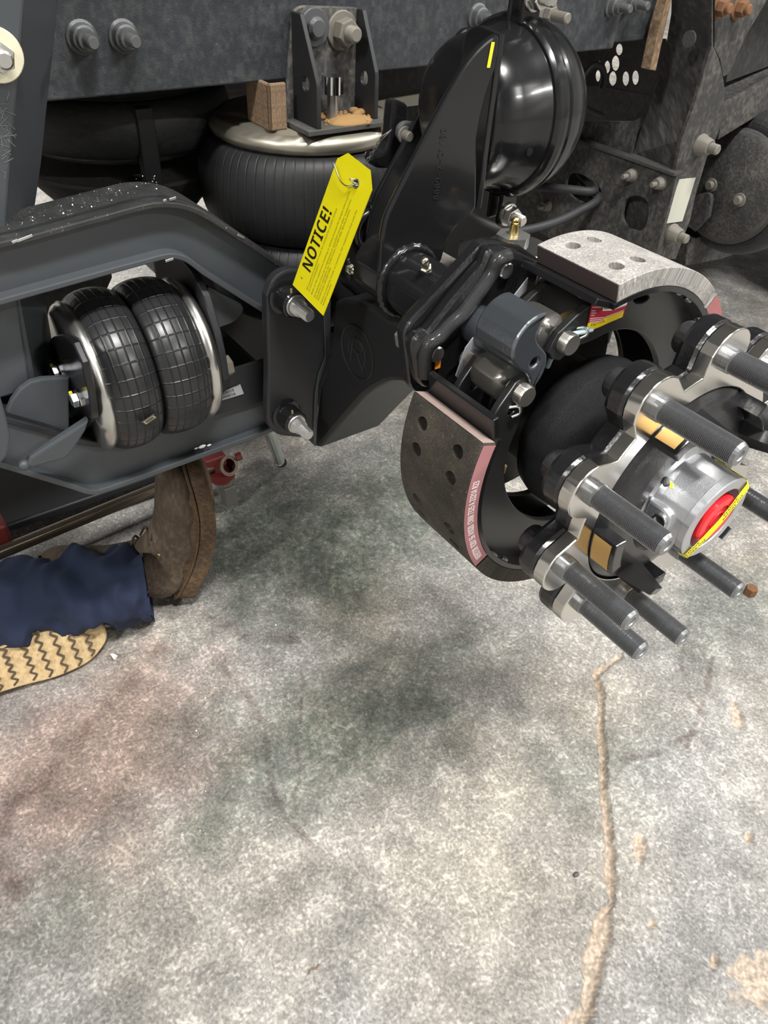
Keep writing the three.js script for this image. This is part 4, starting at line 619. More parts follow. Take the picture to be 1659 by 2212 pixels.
{
  const CC = V(0.653, 0.919, -0.665), o = thing('brake_chamber', 'glossy black brake chamber with pressed shells and clamp ring bolts', 'brake chamber', CC.toArray());
  const R = 0.0905;
  part(o, 'pressure_shell', lathe([[0, -0.074], [0.06, -0.074], [0.068, -0.07], [0.074, -0.06], [0.077, -0.045], [0.0795, -0.02], [0.084, -0.012], [0.084, 0], [0, 0]], 72, 'x', 0.8), M.gloss, undefined, V(0, 0, 0));
  part(o, 'clamp_ring', lathe([[0.08, -0.011], [0.087, -0.0105], [R, -0.006], [R + 0.0015, 0], [R, 0.006], [0.087, 0.0105], [0.08, 0.011]], 72, 'x', 0.8), M.gloss, undefined, V(0, 0, 0));
  part(o, 'rear_shell', lathe([[0.08, 0.004], [0.0895, 0.012], [0.089, 0.018], [0.084, 0.034], [0.074, 0.05], [0.05, 0.062], [0, 0.066]], 72, 'x', 0.8), M.gloss, undefined, V(0, 0, 0));
  const ph = lathe([[0.0025, 0], [0.0042, 0], [0.0042, 0.001]], 16); 
  const hp = onZ(1158, 301, -0.6).sub(CC); part(o, 'drain_hole', turn(new THREE.CylinderGeometry(0.004, 0.004, 0.002, 18).rotateX(Math.PI / 2), V(0, -0.15, 1)).translate(-0.03, -0.022, 0.0762), S({ color: lin(0.001, 0.001, 0.001), roughness: 1 }), 'small dark drain hole', V(0, 0, 0));
  for (const [s, dz] of [[1, 0.004], [-1, 0.014]]) {
    const y = s * (R + 0.012), e = [];
    for (const q of [-0.006, 0.012]) e.push(box(0.026, 0.034, 0.006, 0, y - s * 0.004, q + dz, 0.003));
    e.push(new THREE.CylinderGeometry(0.013, 0.013, 0.006, 20).rotateX(Math.PI / 2).translate(0, y + s * 0.008, 0.012 + dz));
    const ear = part(o, 'clamp_ear', e, M.gloss, undefined, V(0, 0, 0));
    sub(ear, 'clamp_bolt', place(join([fastener({ wr: 0.0135, wt: 0.003, af: 0.019, nh: 0.011, rr: 0.0062, L: 0.028, thread: true })]), V(0, y + s * 0.004, 0.015 + dz)), M.zinc, 'bright zinc nut and bolt');
  }
}
{
  const o = worldThing('slack_adjuster', 'black J-shaped slack adjuster arm with clevis pin', 'slack adjuster', [0.5, 0.8, -0.74]);
  const z = -0.765;
  part(o, 'arm', PZ([[851, 222, 0.006], [862, 217, 0.006], [884, 226, 0.006], [882, 300], [876, 330, 0.01], [850, 366, 0.02], [815, 365, 0.01], [803, 348, 0.01], [808, 335], [832, 330, 0.01], [842, 305, 0.01]], z, 0.02, 0.004), M.gloss);
  part(o, 'clevis', PZ([[862, 275, 0.008], [876, 262, 0.008], [900, 265], [900, 300], [878, 310, 0.008], [860, 300, 0.008]], z + 0.014, 0.008, 0.002), M.boltDark);
  const p = onZ(873, 291, z + 0.014); part(o, 'clevis_pin', place(fastener({ wr: 0.0095, wt: 0.002, rr: 0.006, L: 0.012 }), p), M.boltOld);
  part(o, 'body', PZ([[770, 440, 0.02], [812, 430, 0.02], [834, 500], [836, 600], [822, 640, 0.02], [785, 652, 0.03], [755, 625, 0.03], [745, 575, 0.02], [758, 500]], -0.75, 0.03, 0.005), M.gloss);
  const b = onZ(790, 490, -0.76); part(o, 'end_collar', new THREE.TorusGeometry(0.022, 0.005, 10, 30).translate(b.x, b.y, -0.748), M.gloss);
  const g = onZ(774, 592, -0.73); part(o, 'grease_fitting', place(join([fastener({ af: 0.012, nh: 0.007, rr: 0.004, L: 0.014 }), new THREE.SphereGeometry(0.0048, 12, 8).translate(0, 0, 0.015)]), V(g.x, g.y, -0.75), V(-0.3, 0.2, 1)), M.fitting, 'small zinc grease fitting');
}
{
  const o = worldThing('steering_knuckle', 'black steering knuckle with steel kingpin cap and brass grease nipple', 'steering knuckle', [HUB.x, 0.55, -0.55]);
  const k = onY(1108, 556, HUB.y + 0.14), cap = V(HUB.x + 0.01, HUB.y + 0.135, -0.558);
  part(o, 'body', [box(0.1, 0.25, 0.1, HUB.x + 0.015, HUB.y + 0.005, -0.565, 0.02)], M.castBlack);
  part(o, 'top_boss', ConvexFrom([[993, 520], [1060, 512], [1100, 545], [1060, 600], [985, 598]], 0.8, 0.06), M.castBlack);
  const kp = onY(1112, 540, 0.815);
  part(o, 'cap_plate', lathe([[0, 0], [0.034, 0], [0.034, 0.004], [0.033, 0.005], [0, 0.005]], 40, 'y').translate(kp.x + 0.012, 0.81, kp.z - 0.008), M.zinc, 'flat steel kingpin cap');
  const nut = part(o, 'kingpin_nut', new THREE.CylinderGeometry(0.0185, 0.0185, 0.014, 6).translate(kp.x - 0.002, 0.824, kp.z - 0.004), M.boltSteel);
  sub(nut, 'grease_nipple', [new THREE.CylinderGeometry(0.0042, 0.0055, 0.012, 12).translate(kp.x - 0.002, 0.836, kp.z - 0.004), new THREE.SphereGeometry(0.0045, 12, 8).translate(kp.x - 0.002, 0.845, kp.z - 0.004)], M.brass, 'brass grease nipple');
  part(o, 'spindle', lathe([[0.062, -0.53], [0.06, -0.5], [0.05, -0.47], [0.045, -0.4], [0, -0.4]], 40).translate(HUB.x, HUB.y, 0), M.castBlack);
  part(o, 'cover_plate', lathe([[0.03, -0.5], [0.135, -0.5], [0.135, -0.492], [0.03, -0.492]], 60).translate(HUB.x, HUB.y, 0), M.castBlack);
  for (const a of [40, 75, -10, -60, -110]) { const p = pol(0.1, a).add(HUB); part(o, 'flange_bolt', place(fastener({ wr: 0.015, wt: 0.002, af: 0.024, nh: 0.012, rr: 0.005, L: 0.013 }), V(p.x, p.y, -0.492)), M.brass, 'gold zinc bolt head'); }
}
function ConvexFrom(px, yTop, h) { const pts = []; for (const [x, y] of px) { const p = onY(x, y, yTop); pts.push(p, V(p.x, yTop - h, p.z)); } return new ConvexGeometry(pts); }

// ------------------------------------------------------------------ rear hanger, crossmember and second axle group
const DIRTY = S({ map: dustTex([47, 46, 45], [112, 108, 101], 0.6, 13, 3), roughness: 0.75, bumpMap: bumpNoise, bumpScale: 0.0004 });
{
  const z = -0.845, o = worldThing('hanger_bracket', 'tall dirty box hanger with a blank label plate and two studs', 'hanger', [1.3, 0.6, -0.9]);
  const edge = [[1538, -40], [1537, 100], [1515, 175], [1500, 228], [1473, 301], [1458, 373], [1461, 386], [1425, 511], [1415, 560]];
  part(o, 'face_strip', PZ([...edge, [1460, 560], [1491, 475], [1503, 421], [1530, 331], [1554, 286, 0.02], [1568, 195, 0.03], [1554, 128, 0.02], [1541, 100], [1540, -40]], z, 0.008, 0.001), DIRTY);
  const a = zl(edge, z - 0.002).map(([x, y]) => V(x, y, z - 0.002)), b = zl([[1452, -40], [1450, 30], [1440, 90], [1425, 165], [1400, 240], [1364, 335], [1364, 340], [1330, 470], [1320, 520]], -0.96).map(([x, y]) => V(x, y, -0.96));
  const pos = []; for (let i = 0; i < a.length - 1; i++) for (const t of [[a[i], b[i + 1], b[i]], [a[i], a[i + 1], b[i + 1]]]) pos.push(...t.flatMap((p) => p.toArray()), ...[t[0], t[2], t[1]].flatMap((p) => [p.x + 0.008, p.y, p.z]));
  const g = new THREE.BufferGeometry(); g.setAttribute('position', new THREE.Float32BufferAttribute(pos, 3)); g.computeVertexNormals(); part(o, 'side_plate', plain(g), DIRTY);
  const hs = onX(1489, 83, 1.245); part(o, 'hole_plug', new THREE.CylinderGeometry(0.012, 0.012, 0.004, 20).rotateZ(Math.PI / 2).translate(...onZ(1489, 84, -0.868).toArray()), DIRTY);
  for (const [px, py] of [[1512, 312], [1449, 503]]) { const p = onZ(px, py, z); part(o, 'stud', place(join([lathe([[0, 0], [0.0185, 0], [0.0185, 0.004], [0.0165, 0.008], [0.0135, 0.022], [0.0125, 0.023], [0, 0.023]], 24), fastener({ rr: 0.009, L: 0.04, thread: true })]), p), M.boltOld); }
  part(o, 'label_plate', PZ([[1467, 388], [1503, 384], [1474, 478], [1438, 483]], z + 0.0015, 0.0015, 0), M.label, 'blank pale label plate');
}
single('angle_strip', PZ([[1450, -30], [1459, -30], [1437, 60], [1417, 153], [1404, 151], [1424, 60]], -0.9, 0.02, 0.001), M.rust, 'narrow rusty strip standing in front of the box hanger', 'strip');
{
  const z = -0.87, o = worldThing('gusset_plate', 'grey gusset plate with two rusty nuts behind the box hanger', 'gusset', [1.5, 0.85, -0.87]);
  part(o, 'plate', PZ([[1538, -40], [1672, -40], [1652, 10], [1610, 80], [1584, 140], [1575, 160], [1562, 166], [1556, 130], [1541, 100]], z, 0.008, 0.001), DIRTY);
  for (const [px, py] of [[1552, 15], [1594, 17]]) part(o, 'nut', place(fastener({ wr: 0.018, wt: 0.003, af: 0.022, nh: 0.013, rr: 0.008, L: 0.024 }), onZ(px, py, z)), M.rustNut, 'rusty nut');
}
{
  const x = 1.275, o = worldThing('crossmember', 'dirty dark crossmember plate with a slot and an oval hole', 'crossmember', [x, 0.5, -1.1]);
  const out = xl([[1090, 246], [1229, 297], [1461, 381], [1452, 420], [1425, 520], [1390, 640], [1235, 540], [1090, 462]], x);
  const slot = ccw(xl([[1221, 392, 0.02], [1228, 376, 0.02], [1250, 373, 0.02], [1290, 396, 0.02], [1299, 412, 0.02], [1296, 436, 0.02], [1280, 446, 0.02], [1240, 430, 0.02], [1222, 412, 0.02]], x));
  const oval = ccw(xl([[1345, 450, 0.02], [1352, 428, 0.02], [1375, 420, 0.02], [1398, 432, 0.02], [1402, 455, 0.02], [1396, 490, 0.02], [1378, 502, 0.02], [1352, 490, 0.02], [1342, 470, 0.02]], x));
  part(o, 'plate', plateX(ccw(out), x, 0.008, 0.0005, [slot, oval]), DIRTY);
  const p0 = onX(1229, 297, x), p1 = onX(1461, 381, x);
  part(o, 'top_ledge', box(0.03, 0.006, 1.2, x + 0.008, p0.y + 0.002, p1.z - 0.6, 0.001), DIRTY);
  part(o, 'backing', box(0.006, 0.36, 0.6, x + 0.06, 0.5, -1.22, 0.001), M.satinDark);
  for (const [px, py] of [[1366, 378], [1428, 395], [1183, 444]]) part(o, 'stud', place(join([lathe([[0, 0], [0.013, 0], [0.011, 0.006], [0.009, 0.016], [0, 0.016]], 18), fastener({ rr: 0.005, L: 0.028, thread: true })]), onX(px, py, x), V(-1, 0, 0)), M.boltOld);
  const pe = onX(1400, 265, x + 0.02); part(o, 'upright', PXX([[1240, 296], [1238, 262], [1350, 262], [1368, 262, 0.01], [1381, 255], [1362, 335]], x + 0.012, 0.006, 0), DIRTY);
}
function corrugated(pts, r) {
  const curve = new THREE.CatmullRomCurve3(pts, false, 'centripetal'), L = curve.getLength(), n = Math.round(L / 0.0022), g = new THREE.TubeGeometry(curve, n, r, 12), p = g.attributes.position, c = new THREE.Vector3();
  for (let i = 0; i <= n; i++) { curve.getPointAt(i / n, c); const k = i % 2 ? 1 : 0.84; for (let j = 0; j <= 12; j++) { const q = i * 13 + j; p.setXYZ(q, c.x + (p.getX(q) - c.x) * k, c.y + (p.getY(q) - c.y) * k, c.z + (p.getZ(q) - c.z) * k); } }
  g.computeVertexNormals(); return g;
}
single('corrugated_hose', corrugated([onX(1100, 398, 1.2), onX(1174, 404, 1.22), onX(1240, 410, 1.24), onX(1282, 413, 1.27), V(1.33, 0.64, -1.1)], 0.009), M.hose, 'upper grey corrugated hose running straight into the crossmember slot', 'hose');
single('corrugated_hose', corrugated([onX(1000, 455, 1.02), onX(1040, 478, 1.05), onX(1080, 494, 1.08), onX(1120, 498, 1.1), onX(1192, 482, 1.16), onX(1250, 456, 1.22), onX(1290, 432, 1.27), V(1.34, 0.62, -1.1)], 0.0088), M.hose, 'lower grey corrugated hose sagging below the brake chamber', 'hose');
{
  const o = worldThing('trailing_arm', 'dusty grey box arm rising away behind the box hanger', 'suspension arm', [1.7, 0.7, -0.9]);
  const z = -0.9;
  part(o, 'side', PZ([[1560, 228], [1700, 148], [1720, 200], [1552, 302]], z, 0.01, 0.002), DIRTY);
  const t = [[1560, 166], [1700, 88], [1700, 148], [1560, 228]], c = onZ(1560, 228, z), d = onZ(1700, 148, z), c2 = onY(1560, 166, c.y), d2 = onY(1700, 88, d.y); d2.z = c2.z;
  const g = new THREE.BufferGeometry().setFromPoints([c, d, d2, c, d2, c2]); g.computeVertexNormals(); part(o, 'top', plain(g), DIRTY);
}
{
  const o = worldThing('second_air_spring', 'dusty bellows of a second lift bag beyond the box hanger', 'air spring', [1.62, 0.55, -0.95]);
  const x = 1.56, c = onX(1570, 408, x), R = 0.115;
  part(o, 'end_plate', lathe([[0, 0], [R - 0.012, 0], [R - 0.004, 0.006], [R, 0.016], [R - 0.006, 0.026], [0, 0.026]], 56, 'x', 0.9).translate(x, c.y, c.z), DIRTY);
  const prof = []; for (let i = 0; i <= 18; i++) { const a = Math.PI * i / 18; prof.push([R - 0.01 + 0.04 * Math.pow(Math.sin(a), 0.6), 0.022 + 0.09 * (1 - Math.cos(a)) / 2]); }
  const rb = M.rubberDusty.clone(); rb.bumpMap = gridBump; rb.bumpScale = 0.001;
  part(o, 'bellows', new THREE.LatheGeometry(prof.map(([r, h]) => new THREE.Vector2(r, h)), 64).rotateZ(-Math.PI / 2).translate(x, c.y, c.z), rb);
  for (const [px, py] of [[1537, 400], [1598, 432]]) part(o, 'bolt', place(fastener({ wr: 0.014, wt: 0.004, rr: 0.008, L: 0.008, dome: 0.01, nh: 0.008 }), onX(px, py, x), V(-1, 0, 0)), M.boltOld);
  part(o, 'bracket', PXX([[1500, 420, 0.02], [1540, 414, 0.02], [1530, 470], [1500, 500], [1485, 490]], x - 0.03, 0.01, 0.002), DIRTY);
}
single('lower_arm', [PZ([[1487, 522], [1605, 470], [1700, 440], [1720, 500], [1560, 560], [1480, 575]], -0.93, 0.05, 0.003)], DIRTY, 'grimy lower arm under the second lift bag', 'suspension arm');
{
  // dark plates and block added to hide the bright floor behind
  const o = worldThing('axle_and_blockers', 'dark axle tube with added plates that block the bright floor behind', 'axle', [1.6, 0.5, -1.5]);
  part(o, 'tube', new THREE.CylinderGeometry(0.07, 0.07, 1.5, 28).rotateX(Math.PI / 2).translate(1.95, 0.55, -1.5), M.inner);
  part(o, 'bracket', PZ([[1215, 178], [1300, 186], [1445, 212], [1420, 330], [1360, 330], [1200, 330]], -1.4, 0.02, 0.002), M.inner);
  part(o, 'bracket', PZ([[790, 120], [1000, 110], [1000, 330], [900, 330], [790, 215]], -1.42, 0.02, 0.002), M.inner);
  part(o, 'dusty_bar', PZ([[800, 220], [930, 198], [930, 224], [800, 242]], -1.3, 0.03, 0.002), M.label, 'pale dusty bar');
  part(o, 'bracket', box(0.9, 0.12, 0.3, 1.1, 0.86, -1.9, 0.01), M.inner);
  const tank = worldThing('blocker_tank', 'added dark drum that blocks the bright floor beyond the frame rails', 'tank', [0.8, 0.65, -1.62]);  // added drum, long and low enough to block the bright floor gap
  part(tank, 'shell', lathe([[0, -0.58], [0.08, -0.575], [0.11, -0.55], [0.11, 0.55], [0.08, 0.575], [0, 0.58]], 36, 'x').translate(0.8, 0.76, -1.62), M.inner);
}
{ // perforated step: dark sheet with rounded holes, the bright hall behind it
  const x0 = onZ(1285, 190, -1.7), z = -1.62, o = worldThing('step_grating', 'dark perforated sheet with bright oval holes seen behind the frame end', 'grating', onZ(1340, 150, z).toArray());
  const cells = [[1339, 107, 8, 13], [1331, 137, 9, 17], [1313, 145, 7, 14], [1325, 170, 9, 16], [1293, 164, 6, 13], [1353, 170, 8, 16], [1374, 168, 8, 16], [1308, 172, 4, 8], [1295, 137, 6, 5]];
  const sheet = zl([[1240, 60], [1345, 84], [1440, 84], [1440, 210], [1240, 190]], z), holes = cells.map(([px, py, a, b]) => { const q = []; for (let k = 0; k < 14; k++) { const t = -k / 14 * Math.PI * 2, p = onZ(px + a * Math.cos(t), py + b * Math.sin(t), z); q.push([p.x, p.y, 0]); } return q; });
  part(o, 'sheet', plateZ(ccw(sheet), z, 0.004, 0, holes), M.inner);
}
single('looped_cable', tube([onZ(1300, 250, -1.3), onZ(1258, 225, -1.3), onZ(1256, 175, -1.3), onZ(1275, 145, -1.3), onZ(1298, 142, -1.3), onZ(1305, 165, -1.3), onZ(1300, 190, -1.3)], 0.007, 50, 8), M.cable, 'thin black cable looping below the frame end', 'cable');
{
  const o = worldThing('blocker_box', 'added dark box and panel covering the bright wall beyond the gusset plate', 'box', [2.2, 0.86, -1.15]);  // added dark bulk, covers the bright wall at the upper right
  part(o, 'shell', box(0.5, 0.26, 0.3, 2.15, 0.97, -1.2, 0.01), M.inner); part(o, 'front_panel', PZ([[1568, 178], [1585, 90], [1640, -40], [1800, -40], [1800, 90]], -0.99, 0.01, 0), M.inner);
  const i = worldThing('blocker_plates', 'added dark plates covering the bright floor behind the lift bag', 'suspension arm', [0.3, 0.6, -1.15]);  // added dark plates in place of shade behind the bag
  part(i, 'web', PZ([[20, 560], [236, 560], [243, 600], [225, 640], [150, 700], [40, 830], [20, 830]], -1.14, 0.02, 0.002), M.inner);
  part(i, 'web', PZ([[338, 560], [540, 600], [560, 800], [420, 720], [352, 640]], -1.14, 0.02, 0.002), M.inner);
}
{ // unseen rear tyres, added beyond the view to shade the floor
  const o = worldThing('unseen_rear_tyre', 'unseen black truck tyre added under the truck body to shade the floor', 'tyre', [3.0, 0, -1.1]);
  for (const z of [-0.75, -1.1]) part(o, 'tyre', lathe([[0.28, -0.13], [0.44, -0.14], [0.5, -0.11], [0.51, 0], [0.5, 0.11], [0.44, 0.14], [0.28, 0.13]], 60).translate(3.0, 0.51, z), M.rubber);
}

// ------------------------------------------------------------------ notice tag
{
  const BL = onZ(631, 618, -0.74), TL = onZ(729, 341, -0.72), BR = onZ(698, 682, -0.67), W = BR.clone().sub(BL), Lv = TL.clone().sub(BL), w = W.length(), l = Lv.length() * 1.06;
  const ex = Lv.clone().normalize(), nrm = W.clone().normalize().cross(ex).normalize(), ey = nrm.clone().cross(ex).normalize();   // ex up the tag, ey to its left edge
  const o = worldThing('notice_tag', 'yellow warning tag headed NOTICE! hanging by a twisted wire', 'tag', BR.toArray());
  const tex = canvasTex(1280, 540, (g, cw, ch) => {
    g.fillStyle = '#cdc100'; g.fillRect(0, 0, cw, ch); const r = rng(4); for (let i = 0; i < 500; i++) { g.fillStyle = `rgba(90,84,0,${0.02 + 0.05 * r()})`; g.fillRect(r() * cw, r() * ch, 2 + r() * 14, 2 + r() * 8); }
    g.fillStyle = '#14140c'; g.font = 'bold 200px sans-serif'; g.save(); g.translate(205, 176); g.scale(0.75, 1); g.fillText('NOTICE!', 0, 0); g.restore(); g.font = '29px sans-serif';
    const lines = ['All suspension fasteners must be checked for proper torque', 'at time of installation.', 'Refer to the suspension drawing or service manual for torque information.', 'All fasteners must be re-tightened to specified torque after suspension', 'has been in operation for 5,000 miles (10,000 KM). Recheck every', '50,000 miles (80,000 KM).', 'Failure to properly install, or maintain, the suspension may void the', 'limited warranty.'], ys = [222, 254, 304, 352, 384, 416, 466, 498];
    lines.forEach((t, i) => g.fillText(t, 70, ys[i])); g.fillStyle = 'rgba(40,38,0,0.5)'; g.beginPath(); g.ellipse(120, 90, 9, 14, 0, 0, 7); g.fill();
  });
  const c = 0.15 * w, sh = outline([[0, 0, 0], [l - c * 1.4, 0, 0], [l, c * 1.3, 0.001], [l, w - c * 1.3, 0.001], [l - c * 1.1, w, 0], [0, w, 0]]); sh.holes.push(new THREE.Path().absarc(l - 0.02, w * 0.38, 0.0036, 0, Math.PI * 2, true));
  const mtx = new THREE.Matrix4().makeBasis(ex, ey, nrm).setPosition(BR.x, BR.y, BR.z);
  const face = new THREE.ShapeGeometry(sh, 8); { const uv = face.attributes.uv; for (let i = 0; i < uv.count; i++) uv.setXY(i, uv.getX(i) / l, uv.getY(i) / w); }
  part(o, 'card', new THREE.ExtrudeGeometry(sh, { depth: 0.0006, bevelEnabled: false }).translate(0, 0, -0.0008).applyMatrix4(mtx), M.tagYellow);
  part(o, 'print', face.applyMatrix4(mtx), S({ map: tex, roughness: 0.45 }), 'black printed text on yellow');
  const h = V(l - 0.02, w * 0.38, 0.001).applyMatrix4(mtx), e = onZ(828, 300, -0.74), e2 = onZ(846, 280, -0.745), mid = h.clone().lerp(e, 0.45);
  part(o, 'eyelet', new THREE.TorusGeometry(0.0042, 0.0009, 8, 24).translate(l - 0.02, w * 0.38, 0).applyMatrix4(mtx), M.boltDark);
  const strand = (ph) => { const p = [h.clone().addScaledVector(nrm, ph ? 0.002 : -0.003)]; for (let i = 0; i <= 24; i++) { const t = i / 24, q = h.clone().lerp(e, t), f = t < 0.35 ? mix(0.006, 0.0014, t / 0.35) : 0.0014, a = t * 26 + ph * Math.PI; q.addScaledVector(ey, f * Math.cos(a)).addScaledVector(nrm, 0.003 + f * Math.sin(a)); p.push(q); } p.push(e2); return p; };
  const tail = [h.clone(), h.clone().addScaledVector(ex, -0.006).addScaledVector(ey, 0.006).addScaledVector(nrm, 0.003), h.clone().addScaledVector(ex, -0.007).addScaledVector(ey, 0.018).addScaledVector(nrm, 0.004), h.clone().addScaledVector(ex, 0.004).addScaledVector(ey, 0.038).addScaledVector(nrm, 0.006)];
  part(o, 'tie_wire', [tube(strand(0), 0.0007, 90, 6), tube(strand(1), 0.0007, 90, 6), tube(tail, 0.0007, 30, 6)], M.wire, 'thin twisted bright wire');
}
// ------------------------------------------------------------------ mechanic lying under the truck: trouser leg and boots
const dense = (g) => g;
function blob(caps, res, size, c, smooth) {      // tapered capsules joined by a smooth minimum
  const mc = new MarchingCubes(res, S({}), false, false, 120000), half = size / 2; mc.isolation = 0; mc.reset();
  const sd = (p, a, b, ra, rb) => { const pa = p.clone().sub(a), ba = b.clone().sub(a), t = Math.min(1, Math.max(0, pa.dot(ba) / ba.lengthSq())); return pa.addScaledVector(ba, -t).length() - mix(ra, rb, t); };
  const p = V(0, 0, 0); let i = 0;
  for (let z = 0; z < res; z++) for (let y = 0; y < res; y++) for (let x = 0; x < res; x++, i++) {
    p.set(c.x + (x - res / 2) / (res / 2) * half, c.y + (y - res / 2) / (res / 2) * half, c.z + (z - res / 2) / (res / 2) * half); let d = 1;
    for (const [a, b, ra, rb] of caps) { const e = sd(p, a, b, ra, rb), h = Math.max(smooth - Math.abs(d - e), 0) / smooth; d = Math.min(d, e) - h * h * smooth * 0.25; }
    mc.field[i] = -d;
  }
  mc.update(); const n = mc.count, g = new THREE.BufferGeometry(); g.setAttribute('position', new THREE.BufferAttribute(mc.positionArray.slice(0, n * 3), 3)); g.deleteAttribute('normal');
  g.scale(half, half, half).translate(c.x, c.y, c.z); const m = mergeVertices(g, 1e-5); m.computeVertexNormals(); return m;
}
{
  const o = worldThing('person', 'person lying under the truck in navy work trousers and brown lace-up boots', 'person', [0.1, 0, -1.0]);
  // trouser leg
  const a = V(-0.42, 0.1, -1.1), b = V(0.0, 0.092, -1.075), c = V(0.235, 0.085, -1.0), curve = new THREE.CatmullRomCurve3([a, b, c]), NS = 150, NA = 72, pos = [], idx = [], q = V(0, 0, 0), t = V(0, 0, 0);
  for (let i = 0; i <= NS; i++) {
    const s = i / NS; curve.getPointAt(s, q); curve.getTangentAt(s, t); const sd = V(0, 1, 0).cross(t).normalize(), upv = t.clone().cross(sd);
    for (let j = 0; j < NA; j++) {
      const an = j / NA * Math.PI * 2, x = s * 0.7, near = sst(0.3, 0.95, s);
      const k1 = Math.sin(s * 34 + 2.2 * Math.sin(an + s * 6) + 3 * n2(s * 9, an * 1.2)), k2 = n2(s * 16 + Math.cos(an) * 1.4, Math.sin(an) * 1.6 + 4) - 0.5;
      let r = mix(0.079, 0.072, s) + near * (0.014 * (1 - Math.abs(2 * fbm(s * 13 + 0.9 * Math.sin(an), an * 0.9 + s * 7, 2) - 1) * 2.2) + 0.003 * k1) + 0.026 * k2 * (0.3 + near);
      if (s > 0.985) r -= 0.004; const p = q.clone().addScaledVector(sd, Math.cos(an) * r).addScaledVector(upv, Math.sin(an) * r * 0.98); p.y = Math.max(p.y, 0.003 + 0.004 * n2(s * 30, an)); pos.push(p.x, p.y, p.z);
    }
  }
  for (let i = 0; i < NS; i++) for (let j = 0; j < NA; j++) { const A = i * NA + j, B = i * NA + (j + 1) % NA, C = A + NA, D = B + NA; idx.push(A, C, B, B, C, D); }
  const base = pos.length / 3; curve.getPointAt(0.9, q); for (let j = 0; j < NA; j++) { const p = V(pos[(NS * NA + j) * 3], pos[(NS * NA + j) * 3 + 1], pos[(NS * NA + j) * 3 + 2]).lerp(q, 0.3); pos.push(p.x - 0.03, p.y, p.z); }
  for (let j = 0; j < NA; j++) { const A = NS * NA + j, B = NS * NA + (j + 1) % NA, C = base + j, D = base + (j + 1) % NA; idx.push(A, C, B, B, C, D); }
  const g = new THREE.BufferGeometry(); g.setAttribute('position', new THREE.Float32BufferAttribute(pos, 3)); g.setIndex(idx); g.computeVertexNormals();
  const leg = part(o, 'trouser_leg', plain(g), M.denim, 'navy blue work trouser leg');
  { const p = []; for (let i = 20; i <= NS; i += 4) { const j = 66 % NA, k = (i * NA + j) * 3; p.push(V(pos[k], pos[k + 1], pos[k + 2] + 0.0005)); } sub(leg, 'seam', tube(p, 0.0011, 90, 6), M.denim); }
  // boots
  function boot(origin, F, N, spring, soleMat, tread) {      // F heel to toe, N out of the sole
    F.normalize(); N.addScaledVector(F, -N.dot(F)).normalize(); const Wd = F.clone().cross(N).normalize();
    const at = (f, n, w) => origin.clone().addScaledVector(F, f).addScaledVector(N, -n).addScaledVector(Wd, w);
    const caps = [[at(0.036, 0.062, 0), at(0.12, 0.062, 0), 0.034, 0.034], [at(0.12, 0.062, 0), at(0.2, 0.06, 0), 0.035, 0.038], [at(0.2, 0.062, 0.014), at(0.25, 0.056, 0.006), 0.034, 0.03], [at(0.2, 0.062, -0.014), at(0.245, 0.056, -0.006), 0.034, 0.03], [at(0.035, 0.065, 0), at(0.05, 0.14, 0), 0.034, 0.044], [at(0.06, 0.11, 0), at(0.15, 0.078, 0), 0.044, 0.036], [at(0.05, 0.14, 0), at(0.04, 0.26, 0), 0.046, 0.05]];
    const bend = (g) => { const p = g.attributes.position, v = V(0, 0, 0); for (let i = 0; i < p.count; i++) { v.fromBufferAttribute(p, i); const f = v.clone().sub(origin).dot(F) - 0.14; v.addScaledVector(N, -1.7 * spring * f * f); p.setXYZ(i, v.x, v.y, v.z); } g.computeVertexNormals(); return g; };
    const upper = part(o, 'boot', plain(bend(blob(caps, 56, 0.36, at(0.13, 0.12, 0), 0.03))), M.leather, 'worn brown leather work boot');
    const foot = [[0, -0.032, 0.02], [0.06, -0.036, 0.02], [0.12, -0.036, 0.03], [0.2, -0.05, 0.03], [0.26, -0.044, 0.03], [0.29, -0.012, 0.03], [0.288, 0.02, 0.03], [0.25, 0.046, 0.03], [0.19, 0.05, 0.03], [0.12, 0.038, 0.03], [0.05, 0.036, 0.02], [0, 0.032, 0.02]].map(([x, y, r]) => [x, y, r]);
    const m = new THREE.Matrix4().makeBasis(F, Wd.clone(), F.clone().cross(Wd)).setPosition(...origin.toArray()); const s = F.clone().cross(Wd).dot(N) > 0 ? 1 : -1;
    const sole = extr(ccw(foot), 0.03, 0.004, [], 10).translate(0, 0, s > 0 ? -0.03 : 0).applyMatrix4(m); sub(upper, 'sole', crease(bend(dense(sole)), 0.7), soleMat, 'wedge sole');
    sub(upper, 'welt', bend(extr(ccw(foot.map(([x, y, r]) => [0.145 + (x - 0.145) * 1.015, y * 1.05, r])), 0.006, 0.002, [], 10).translate(0, 0, s > 0 ? -0.036 : 0.03).applyMatrix4(m)), M.soleDark);
    if (tread) { const list = []; for (const [f0, wv] of [[0.02, 0.03], [0.045, 0.033], [0.07, 0.034], [0.095, 0.034], [0.12, 0.034], [0.15, 0.038], [0.175, 0.043], [0.2, 0.046], [0.225, 0.044], [0.25, 0.036]]) { const p = []; for (let i = 0; i <= 10; i++) p.push(at(f0 + (i % 2 ? 0.009 : 0), -0.0002, mix(-wv, wv, i / 10))); list.push(new THREE.TubeGeometry(new THREE.CatmullRomCurve3(p, false, 'catmullrom', 0.15), 60, 0.0017, 6)); } sub(upper, 'tread', list, M.leather, 'wavy tread lines'); }
    return { upper, at };
  }
  const heel = V(0.342, 0.012, -0.985), toe = onZ(424, 1040, -1.02); toe.x += 0.048;
  const B1 = boot(heel, toe.clone().sub(heel), V(0.9, -0.2, 0.42), 1, M.soleDark, false);
